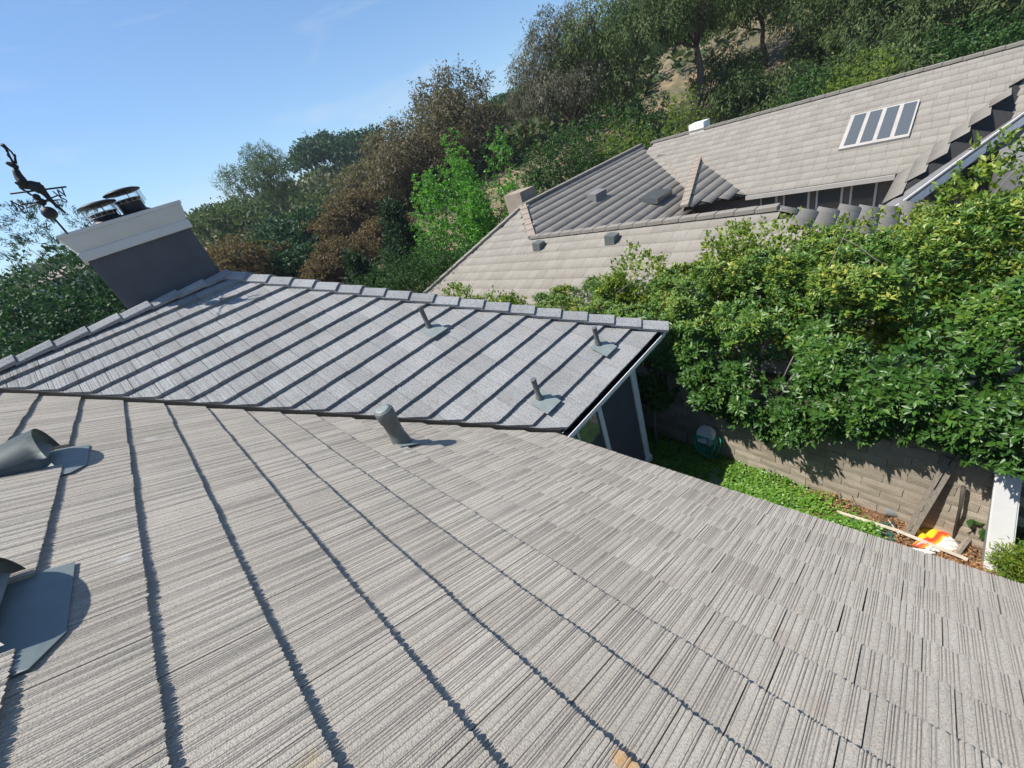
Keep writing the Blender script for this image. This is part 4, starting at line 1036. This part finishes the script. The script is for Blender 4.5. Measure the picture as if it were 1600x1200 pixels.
def block_mesh(seed, length):
    rng = random.Random(seed); bm = bmesh.new(); nx, nz = 5, 3; h = RH - .007; d = .05; V = {}
    for i in range(nx):
        for j in range(nz):
            edge = (i in (0, nx - 1)) or (j in (0, nz - 1))
            V[i, j] = bm.verts.new(((i / (nx - 1) - .5) * length + rng.uniform(-.004, .004), -rng.uniform(.0, .003) if edge else -rng.uniform(.004, .010), (j / (nz - 1) - .5) * h + rng.uniform(-.004, .004)))
    for i in range(nx - 1):
        for j in range(nz - 1): bm.faces.new((V[i, j], V[i+1, j], V[i+1, j+1], V[i, j+1]))
    bd = [V[i, 0] for i in range(nx)] + [V[nx-1, j] for j in range(1, nz)] + [V[i, nz-1] for i in range(nx - 2, -1, -1)] + [V[0, j] for j in range(nz - 2, 0, -1)]
    bk = [bm.verts.new((v.co.x, d, v.co.z)) for v in bd]
    for k in range(len(bd)): bm.faces.new((bd[k], bk[k], bk[(k+1) % len(bd)], bd[(k+1) % len(bd)]))
    bm.normal_update(); bmesh.ops.recalc_face_normals(bm, faces=bm.faces)
    me = bpy.data.meshes.new('wall_block'); bm.to_mesh(me); bm.free(); me.materials.append(M['block']); return me
BM_ = [block_mesh(i, BL - .008) for i in range(8)]
brot = Matrix(((WD.x, -WN.x, 0), (WD.y, -WN.y, 0), (0, 0, 1))).to_4x4()
nrows = int((WTOP - GZ + .06) / RH)
for r in range(nrows):
    z = WTOP - RH * (r + .5); l = -.25 - (BL / 2 if r % 2 else 0)
    while l < 5.6:
        o = link('wall_block', BM_[random.randrange(8)], wall)
        o.matrix_local = Matrix.Translation(wall_pt(l + BL/2, z, random.uniform(-.003, .004)) - wall.location) @ brot
        l += BL
l = -.3
cb = block_mesh(40, .19); cb.materials.clear(); cb.materials.append(M['brick'])
while l < 1.3:
    bm = bmesh.new(); wall_box(bm, l + .004, l + .20, WTOP + .004, WTOP + .062, -.20, .03 + random.uniform(-.008, .008)); child('cap_brick', bm, wall, M['brick']); l += .205

# white stucco pier at the end of the wall
pier = thing('wall_pier', 'white stucco pier at the right end of the block wall', 'pier', (5.0, -1.0, GZ))
fpn = np.array([1.0, 0, 0])
q = [at_plane(px, py, fpn, 4.98) for px, py in ((1556, 735), (1599, 738), (1574, 940), (1531, 925))]
q[2].x = q[3].x = 4.94
bm = bmesh.new(); slab(bm, q, .20, (1, 0, 0)); bmesh.ops.bevel(bm, geom=bm.edges[:], offset=.012, segments=2, affect='EDGES'); child('pier_shaft', bm, pier, M['pillar'])
e0 = at_plane(1547, 790, fpn, 5.05); e1 = at_plane(1531, 889, fpn, 5.02); e2 = at_plane(1538, 889, fpn, 5.02); e3 = at_plane(1556, 745, fpn, 5.06)
bm = bmesh.new(); slab(bm, [e0, e3, e2, e1], .05, (1, 0, 0)); child('metal_edge', bm, pier, M['plastic_grey'])

# ------------------------------------------------------------------ hedge over the wall
def bump_field(rng, n, ylo, yhi, tlo, thi, r0, r1, amp):
    TS = 2.3                                                        # metres per unit of t
    C = np.stack([rng.uniform(ylo, yhi, n), np.where(rng.random(n) < .25, rng.uniform(tlo, .22, n), rng.uniform(tlo, thi, n))], 1); rr = rng.uniform(r0, r1, n); a = rng.uniform(.4, 1, n) * amp
    def f(y, t):
        d = np.zeros(len(y))
        for (cy, ct), q, am in zip(C, rr, a): d = np.maximum(d, am * np.clip(1 - ((y - cy) ** 2 + ((t - ct) * TS) ** 2) / q ** 2, 0, None) ** .6)
        return d
    return f
def hedge_bottom(y): return np.interp(y, [-4, -1.2, -.8, -.5, -.3, .1, .35, .7, 1.05, 1.4, 1.8, 2.2, 2.7, 3.3, 8], [-4.1, -4.05, -4.1, -4.15, -4.05, -4.1, -4.3, -4.45, -4.6, -4.88, -4.72, -4.48, -4.6, -4.85, -4.85])
def hedge_top(y): return np.interp(y, [-4, -1, 0, 1.5, 3, 5, 8], [-1.95, -2.15, -2.55, -3.0, -3.3, -3.75, -4.0])
def hedge_surface(y, t):
    """t 0..1 lower lip to crest, 1..1.8 over the top; returns x, z and outward normal in the x-z plane"""
    zb, zt = hedge_bottom(y), hedge_top(y); xw = 5.21 + .118 * (y + .78)
    tt = np.clip(t, 0, 1); z = zb + (zt - zb) * np.sin(tt * math.pi / 2) ** .9
    x = xw - .10 - .20 * np.sin(np.clip(tt * 2.2, 0, 1) * math.pi * .75) + 1.45 * tt ** 2.0
    ov = np.clip(t - 1, 0, None); x = x + ov * 2.4; z = z - ov ** 2 * .35
    nx = np.where(t < 1, -np.cos(tt * 1.25), -.25); nz = np.where(t < 1, np.sin(tt * 1.25) * .9 + .1, 1.0)
    return x, z, nx, nz
def build_hedge():
    rng = np.random.default_rng(21)
    root = thing('hedge', 'thick broadleaf hedge with yellow-green tips spilling over the block wall', 'hedge', (5.6, 2.0, GZ))
    loc = np.array(root.location)
    bf = bump_field(rng, 270, -4, 8, -.05, 1.8, .22, .46, .80)
    fine = bump_field(rng, 1500, -4, 8, -.05, 1.8, .08, .20, .22)
    Vs, Fs, Ts, nv = [], [], [], 0
    def add(nr, lo, hi, keep, deep, lscale, tshift):
        nonlocal nv
        y = rng.uniform(-4, 7.8, nr); t = rng.uniform(-.02, 1.75, nr)
        w = np.interp(y, [-4, 7.8], [.9, 1.05]); b = bf(y, t); fi = fine(y, t)
        k = (b + fi * 1.1) > keep * rng.uniform(.6, 1.3, nr)
        y, t, b, fi = y[k], t[k], b[k], fi[k]; n = len(y)
        x, z, nx, nz = hedge_surface(y, t)
        N = unit(np.stack([nx, rng.normal(size=n) * .15, nz], 1))
        dis = (b * .85 - .42 + fi) - deep * rng.random(n) ** 1.2 + rng.normal(size=n) * .03
        C = np.stack([x, y, z], 1) + N * dis[:, None]
        hang = t < .18; C[hang, 2] -= rng.random(hang.sum()) * .12
        per = 8; m = n * per
        axis0 = unit(N * .9 + np.array([0, 0, .45]) + rng.normal(size=(n, 3)) * .35)
        A = np.repeat(axis0, per, 0)
        side = unit(np.cross(A, rng.normal(size=(m, 3)))); pitch = rng.uniform(.15, .95, m)[:, None]
        ax = unit(side * np.cos(pitch) + A * np.sin(pitch) - np.array([0, 0, .12]))
        sc = np.repeat(rng.uniform(.55, 1.25, n), per) * rng.uniform(.7, 1.15, m) * lscale * np.repeat(np.interp(t, [0, .5, 1], [1.05, .95, .78]), per)
        P = np.repeat(C, per, 0) + A * rng.uniform(-.03, .03, (m, 1)) + ax * .008
        V, F = leaf_arrays(P, ax, unit(A + rng.normal(size=(m, 3)) * .25), .105 * sc, .042 * sc, .22)
        low = .5 + .5 * np.sin(y * 2.3 + 1.1 * t * 3) * np.sin(y * 5.1 - t * 7.0)                    # patches of fresh growth
        fresh = np.clip((t - .30) * 1.1, 0, .52) * (rng.random(n) < .75) * (.45 + .55 * low) + .12 * (rng.random(n) < .10)
        ti = np.clip(np.repeat(.36 + .95 * fresh + rng.normal(size=n) * .07 + tshift, per) + rng.normal(size=m) * .10, 0, 1)
        Vs.append(V - loc); Fs.append(F + nv); nv += len(V); Ts.append(np.repeat(ti, 4))
    add(46000, 0, 1, .62, .09, .82, .0)
    add(8500, 0, 1, .05, .60, 1.0, -.16)
    o = link('foliage', np_mesh('hedge_foliage', np.concatenate(Vs), np.concatenate(Fs), np.concatenate(Ts)), root, M['l_hedge']); o['kind'] = 'stuff'
    # woody stems: thin trunks at the wall foot, bare twigs in the crown
    for (px, py, qx, qy, r) in ((1027, 697, 1022, 640, .022), (1076, 700, 1070, 640, .014)):
        a = at_z(px, py, GZ - .02); b = at_plane(qx, qy, np.array(WN), float(WN.dot(W0)) + .30)
        bm = bmesh.new(); tube(bm, [a, a.lerp(b, .5) + Vector((.01, .02, 0)), b, b + Vector((.1, 0, .5))], [r, r * .9, r * .8, r * .5], 7); child('stem', bm, root, M['bark_grey'])
    bm = bmesh.new()
    for k in range(60):
        y = rng.uniform(-2.5, 6); x = 5.5 + .118 * y; zb = -4.6
        p = Vector((x + .2, y, zb)); path = [p]
        d = Vector((-.05 + rng.normal() * .2, rng.normal() * .5, 1)).normalized()
        for s in range(3): d = (d + Vector(rng.normal(size=3)) * .22).normalized(); p = p + d * rng.uniform(.25, .45); path.append(p)
        tube(bm, path, [.02, .017, .012, .006], 5)
    child('branches', bm, root, M['bark_grey'], kind='stuff')
    bm = bmesh.new()
    for k in range(5):
        y = np.array([rng.uniform(-.3, 5.5)]); t = np.array([rng.uniform(.8, 1.25)]); x, z, nx, nz = hedge_surface(y, t)
        p = Vector((x[0] + nx[0] * .30, y[0], z[0] + nz[0] * .30)); d = Vector((nx[0] * .3 + rng.normal() * .3, rng.normal(), .5 + rng.random() * .4)).normalized()
        tube(bm, [p - d * .35, p, p + d * .2 + Vector((0, 0, .03)), p + d * rng.uniform(.3, .5)], [.008, .007, .005, .003], 4)
    child('bare_twigs', bm, root, M['bark_grey'], kind='stuff')
build_hedge()

# ------------------------------------------------------------------ garden floor: ground cover, litter
def cover_edge(y): return np.interp(y, [-1.2, -.6, 0, .5, 1.0, 4], [2.6, 3.9, 5.0, 5.3, 5.5, 5.8])
def build_cover():
    rng = np.random.default_rng(31); n = 42000
    y = rng.uniform(-.6, 5.0, n); x = rng.uniform(2.6, 5.75, n)
    xw = 5.21 + .118 * (y + .78); edge = np.minimum(cover_edge(y), xw - .02)
    patch = .5 + .5 * np.sin(x * 9 + y * 4) * np.sin(y * 7.7 - x * 5)
    dens = np.clip((edge - x) * 2.2 + .25, 0, 1) * np.where(y < .9, .35 + .6 * patch, 1.0)
    k = rng.random(n) < dens; x, y = x[k], y[k]; n = len(x)
    lump = .05 + .09 * np.abs(np.sin(x * 6.1 + y * 2.3) * np.sin(y * 5.3 - x * 2.2))
    h = lump * rng.uniform(.3, 1.15, n); P = np.stack([x, y, GZ + .01 + h], 1)
    per = 3; m = n * per; P = np.repeat(P, per, 0) + rng.normal(size=(m, 3)) * np.array([.018, .018, .008])
    a = rng.uniform(0, 6.283, m); ax = np.stack([np.cos(a), np.sin(a), rng.uniform(-.2, .5, m)], 1)
    nr = unit(np.stack([rng.normal(size=m) * .4, rng.normal(size=m) * .4, np.ones(m)], 1)); ls = rng.uniform(.028, .050, m)
    V, F = leaf_arrays(P, ax, nr, ls, ls * .8, .12)
    ti = np.clip(np.repeat(rng.beta(2.2, 2, n), per) * .7 + .3 * rng.random(m), 0, 1)
    o = link('ground_cover', np_mesh('ground_cover', V, F, np.repeat(ti, 4)), None, M['l_cover']); o['kind'] = 'stuff'
    n = 11000; y = rng.uniform(-1.1, 1.3, n); x = rng.uniform(3.6, 5.35, n)
    k = rng.random(n) < np.clip(1.15 - np.maximum(0, y) * .55, .1, 1); x, y = x[k], y[k]; n = len(x)
    pile = .10 * np.exp(-((x - 5.35) ** 2 / .05 + (y - .5) ** 2 / .06)) + .05 * np.exp(-((x - 5.2) ** 2 / .03 + (y + .8) ** 2 / .08))
    P = np.stack([x, y, GZ + .015 + pile + rng.random(n) * .03], 1); a = rng.uniform(0, 6.283, n)
    ax = np.stack([np.cos(a), np.sin(a), rng.normal(size=n) * .25], 1); nr = unit(np.stack([rng.normal(size=n) * .5, rng.normal(size=n) * .5, np.ones(n)], 1)); ls = rng.uniform(.018, .046, n)
    V, F = leaf_arrays(P, ax, nr, ls, ls * rng.uniform(.3, .6, n), .2)
    o = link('leaf_litter', np_mesh('leaf_litter', V, F, np.repeat(rng.random(n), 4)), None, M['l_litter']); o['kind'] = 'stuff'
build_cover()

# ------------------------------------------------------------------ things in the garden
# hose on its hanger
hp = at_plane(1109, 674, np.array(WN), float(WN.dot(W0)) + .07)
hang = thing('hose_hanger', 'pale wall plate hose hanger fixed to the block wall', 'hose hanger', tuple(hp))
def on_wall(dl, dz, out): return hp + WD * dl + WN * out + Vector((0, 0, dz))
bm = bmesh.new(); seg = 10; f0 = []; 
for side in (0, 1):
    ring = []
    for (a, b) in [(-.14, -.13), (.14, -.13), (.15, .04), (.12, .10), (.06, .135), (-.06, .135), (-.12, .10), (-.15, .04)]:
        ring.append(bm.verts.new(on_wall(-a * .95, b * 1.1 + .03, .22 - .16 * side - .30 * (b + .13) * (1 - side))))
    f0.append(ring)
bm.faces.new(f0[0]); bm.faces.new(list(reversed(f0[1])))
for k in range(8): bm.faces.new((f0[0][k], f0[1][k], f0[1][(k+1) % 8], f0[0][(k+1) % 8]))
bmesh.ops.recalc_face_normals(bm, faces=bm.faces); child('plate', bm, hang, M['plate'])
bm = bmesh.new(); tube(bm, [on_wall(-.08, .06, -.07), on_wall(-.08, .06, .10)], .03, 10); tube(bm, [on_wall(.08, .06, -.07), on_wall(.08, .06, .10)], .03, 10); child('bracket', bm, hang, M['plastic_grey'])
bm = bmesh.new()
rngh = random.Random(4)
for k in range(13):
    w = rngh.uniform(.10, .19); dp = rngh.uniform(.26, .50); o_ = rngh.uniform(.05, .22); sh = rngh.uniform(-.05, .05); pth = []
    for i in range(25):
        a = 2 * math.pi * i / 24; hh = math.cos(a)
        pth.append(on_wall(w * math.sin(a) * (1 + .12 * math.sin(a * 3 + k)) + sh, (.07 if hh > 0 else dp) * hh - .06 + rngh.uniform(-.006, .006), o_ + .03 * math.sin(a * 2 + k)))
    tube(bm, pth, .0105, 6, cap=False)
tube(bm, [on_wall(.20, .02, .12), on_wall(.25, -.2, .12), on_wall(.24, -.45, .14), on_wall(.26, -.66, .2), on_wall(.10, -.70, .3)], .0105, 6)
hose = child('garden_hose', bm, None, M['hose']); tag(hose, 'coiled green garden hose draped over the hanger on the block wall', 'hose')

bm = bmesh.new(); c = at_z(1113, 747, GZ + .05); lathe(bm, [(.20, -.06), (.235, -.04), (.24, .0), (.215, .02)], c, seg=14); o = child('stepping_stone', bm, None, M['concrete'])
tag(o, 'grey stepping stone in the shade at the edge of the ground cover', 'stone')

def stick(name, label, cat, pts, radii, mat, seg=7, square=False):
    bm = bmesh.new()
    tube(bm, pts, radii, 4 if square else seg)
    if square:
        for f in bm.faces: f.smooth = False
    return tag(child(name, bm, None, mat), label, cat)
WC = float(WN.dot(W0))
def on_wp(px, py, out=.06): return at_plane(px, py, np.array(WN), WC + out)
# leaning plank with a slot
pa, pb2 = at_z(1417, 838, GZ + .02), on_wp(1485, 722, .05)
plank = thing('leaning_plank', 'weathered grey plank leaning against the block wall above the yellow bag', 'plank', tuple(pa))
d = (pb2 - pa).normalized(); s = d.cross(WN).normalized() * .055; nn = s.cross(d).normalized() * .02
for off in (-.55, .55):
    bm = bmesh.new(); a, b = pa + s * off, pb2 + d * .05 + s * off; e = s * .42
    box_pts(bm, [a - e - nn, a + e - nn, a + e + nn, a - e + nn, b - e - nn, b + e - nn, b + e + nn, b - e + nn]); child('plank_rail', bm, plank, M['wood_grey'])
for t in (.04, .33, .62, .93):
    bm = bmesh.new(); c = pa.lerp(pb2, t); e = d * .05; f_ = s * .95
    box_pts(bm, [c - e - f_ - nn * .8, c + e - f_ - nn * .8, c + e + f_ - nn * .8, c - e + f_ - nn * .8, c - e - f_ + nn * .8, c + e - f_ + nn * .8, c + e + f_ + nn * .8, c - e + f_ + nn * .8]); child('cross_piece', bm, plank, M['wood_grey'])
stick('metal_stake', 'dark thin stake leaning on the wall between plank and white pier', 'stake', [at_z(1489, 846, GZ - .02), on_wp(1500, 795, .10), on_wp(1506, 760, .08)], [.018, .017, .022], M['rust'])
stick('metal_stake', 'dark thin stake standing in the ground cover left of the twig pile', 'stake', [at_z(1265, 757, GZ - .02), at_z(1265, 757, GZ) + Vector((.04, .01, .62))], [.013, .011], M['rust'])
stick('metal_stake', 'short dark stake by the wall behind the one in the ground cover', 'stake', [at_z(1272, 742, GZ - .02), at_z(1272, 742, GZ) + Vector((.05, .03, .40))], [.012, .010], M['rust'])
stick('timber_batten', 'long pale batten lying on the ground along the roof edge', 'batten', [at_z(1308, 799, GZ + .06), at_z(1400, 828, GZ + .09), at_z(1512, 874, GZ + .05)], [.026, .028, .028], M['board'], square=True)
stick('timber_batten', 'short grey batten propped on the end of the long pale batten', 'batten', [at_z(1493, 868, GZ + .04), at_z(1516, 838, GZ + .18)], [.028, .026], M['wood_grey'], square=True)
stick('dead_stick', 'thin pale stick crossing the long batten beside the leaning plank', 'stick', [at_z(1388, 812, GZ + .10), at_z(1405, 836, GZ + .10)], [.010, .008], M['board'])
stick('dead_stick', 'thin grey stick poking out of the twig pile', 'stick', [at_z(1340, 765, GZ + .28), at_z(1358, 795, GZ + .03)], [.014, .012], M['wood_grey'])
# heap of twigs
bm = bmesh.new(); hc_ = at_z(1318, 768, GZ + .05)
for k in range(110):
    a = random.uniform(0, 6.28); r = abs(random.gauss(0, .16)); p = hc_ + Vector((r * math.cos(a), r * math.sin(a) * 1.3, random.uniform(0, .20) * max(0, 1 - r * 2.5))); b = random.gauss(1.1, .7); l_ = random.uniform(.12, .38)
    d = Vector((math.cos(b), math.sin(b), random.uniform(-.35, .25))); tube(bm, [p - d * l_/2, p + Vector((0, 0, .02)), p + d * l_/2], [.006, .006, .003], 4)
o = child('twig_pile', bm, None, M['twig']); tag(o, 'heap of cut dry twigs at the foot of the block wall', 'twig pile'); o['kind'] = 'thing'
# grey pipe piece
bm = bmesh.new(); pc = at_z(1414, 800, GZ + .11); ax = (at_z(1432, 803, GZ + .11) - at_z(1397, 796, GZ + .11)).normalized()
lathe(bm, [(.105, -.20), (.105, .20), (.092, .20), (.092, -.19)], pc, ax, 20, cap=False)
lathe(bm, [(.09, -.195), (.02, -.195)], pc, ax, 20, cap=False); o = child('plastic_pipe', bm, None, M['plastic_grey']); tag(o, 'short grey plastic pipe lying by the wall left of the leaning plank', 'pipe')
# bag
def bag_material():
    m, nt, b = mat_base('printed_bag'); b.inputs['Roughness'].default_value = .35
    tcn = nt.nodes.new('ShaderNodeTexCoord'); sx = nt.nodes.new('ShaderNodeSeparateXYZ'); nt.links.new(tcn.outputs['UV'], sx.inputs['Vector'])
    r = ramp(nt, [(0.0, (.78, .78, .74)), (.36, (.80, .80, .76)), (.39, (.80, .36, .02)), (.47, (.62, .06, .02)), (.55, (.58, .05, .02)), (.60, (.80, .42, .02)), (.70, (.84, .54, .03))]); r.color_ramp.interpolation = 'LINEAR'
    n = node(nt, 'ShaderNodeTexNoise', Scale=3.0, Detail=2); nt.links.new(tcn.outputs['UV'], n.inputs['Vector'])
    a = nt.nodes.new('ShaderNodeMath'); a.operation = 'MULTIPLY_ADD'; a.inputs[1].default_value = .14; nt.links.new(n.outputs['Fac'], a.inputs[0]); 
    s2 = nt.nodes.new('ShaderNodeMath'); s2.operation = 'SUBTRACT'; s2.inputs[1].default_value = .07; nt.links.new(sx.outputs['X'], s2.inputs[0]); nt.links.new(s2.outputs[0], a.inputs[2]); nt.links.new(a.outputs[0], r.inputs['Fac'])
    wv = node(nt, 'ShaderNodeTexWave', Scale=2.1, Distortion=9.0, Detail=2.0); nt.links.new(tcn.outputs['UV'], wv.inputs['Vector'])
    r2 = ramp(nt, [(0.0, (1, 1, 1)), (.05, (0, 0, 0)), (.10, (0, 0, 0))]); nt.links.new(wv.outputs['Fac'], r2.inputs['Fac'])
    lt = nt.nodes.new('ShaderNodeMath'); lt.operation = 'LESS_THAN'; lt.inputs[1].default_value = .36; nt.links.new(a.outputs[0], lt.inputs[0])
    ml = nt.nodes.new('ShaderNodeMath'); ml.operation = 'MULTIPLY'; nt.links.new(lt.outputs[0], ml.inputs[0]); nt.links.new(r2.outputs['Color'], ml.inputs[1])
    c = mixc(nt, ml.outputs[0], r.outputs['Color'], (.06, .06, .07)); nt.links.new(c, b.inputs['Base Color']); return m
M['bag'] = bag_material()
bm = bmesh.new(); uvl = bm.loops.layers.uv.new('UVMap'); nx, ny = 16, 10; rb_ = random.Random(9)
bo = at_z(1430, 838, GZ + .02); bx = at_z(1497, 852, GZ + .02) - bo; by = at_z(1446, 820, GZ + .02) - at_z(1436, 846, GZ + .02); gv = {}
for sgn in (1, 0):
    for i in range(nx + 1):
        for j in range(ny + 1):
            u, v = i / nx, j / ny; puff = (math.sin(math.pi * u) * math.sin(math.pi * v)) ** .5
            z = sgn * (.11 * puff * (1 + .35 * math.sin(u * 9 + v * 4)) + .028 * math.sin(u * 17 + v * 11) * puff + rb_.uniform(-.008, .008))
            gv[sgn, i, j] = bm.verts.new(bo + bx * (u + .05 * math.sin(v * 5)) + by * (v - .5) * (1 + .15 * math.sin(u * 4)) + Vector((0, 0, z)))
    for i in range(nx):
        for j in range(ny):
            f = bm.faces.new((gv[sgn, i, j], gv[sgn, i+1, j], gv[sgn, i+1, j+1], gv[sgn, i, j+1])); f.smooth = True
            for lp, (a, b) in zip(f.loops, ((i, j), (i+1, j), (i+1, j+1), (i, j+1))): lp[uvl].uv = (1 - a / nx * .55 - b / ny * .0 - .45 * (1 - b / ny), b / ny)
o = child('soil_bag', bm, None, M['bag']); tag(o, 'crumpled yellow, red and white plastic bag on the mulch by the white pier', 'bag')
# green tray under the batten, dark scrap, clear bottle
bm = bmesh.new(); c = at_z(1362, 829, GZ + .03); rot = Matrix.Rotation(R(-70), 3, 'Z')
for i in range(5): add_box(bm, c + rot @ Vector((-.18 + .09 * i, 0, 0)), (.03, .26, .03), rot)
for j in (-.13, -.045, .045, .13): add_box(bm, c + rot @ Vector((0, j, .002)), (.44, .022, .05), rot)
o = child('plastic_crate', bm, None, M['tray']); tag(o, 'dark green slatted plastic crate half under the roof edge', 'crate')
bm = bmesh.new(); c = [at_z(1384, 828, GZ + .02), at_z(1404, 830, GZ + .02), at_z(1396, 812, GZ + .16)]; slab(bm, c, .012, WN); o = child('shade_cloth', bm, None, M['rust']); tag(o, 'dark triangular scrap propped behind the long batten', 'scrap')
bm = bmesh.new(); c = at_z(1443, 862, GZ + .04); ax = Vector((.3, -.9, .05)); lathe(bm, [(.03, -.10), (.034, -.09), (.034, .04), (.014, .08), (.014, .105)], c, ax, 14); o = child('plastic_bottle', bm, None, M['plate']); tag(o, 'pale plastic bottle lying against the long batten', 'bottle')

# feathery bush right of the pier
plant('shrub', 'feathery light green shrub at the right edge in front of the white pier', 'feather', 1612, 856, 4.75, .24, 3000, 'shrub', z0=.1, trunk_r=.012, base_z=GZ)
plant('shrub', 'dark shrub at the right edge beyond the white pier', 'dark', 1640, 800, 5.6, .6, 2500, 'shrub', z0=.1, trunk_r=.03, base_z=GZ)

# ------------------------------------------------------------------ the air: even pale haze round the whole scene
bm = bmesh.new(); box_pts(bm, [(-1600, -1600, -23), (1600, -1600, -23), (1600, 1600, -23), (-1600, 1600, -23), (-1600, -1600, 120), (1600, -1600, 120), (1600, 1600, 120), (-1600, 1600, 120)])
mh = bpy.data.materials.new('haze_air'); mh.use_nodes = True; nt = mh.node_tree; nt.nodes.clear()
ho = nt.nodes.new('ShaderNodeOutputMaterial'); pv = nt.nodes.new('ShaderNodeVolumePrincipled')
pv.inputs['Color'].default_value = (0.80, 0.90, 1.0, 1); pv.inputs['Density'].default_value = 0.00032; pv.inputs['Anisotropy'].default_value = 0.2
nt.links.new(pv.outputs['Volume'], ho.inputs['Volume'])
hz = child('haze', bm, None, mh); hz['kind'] = 'stuff'
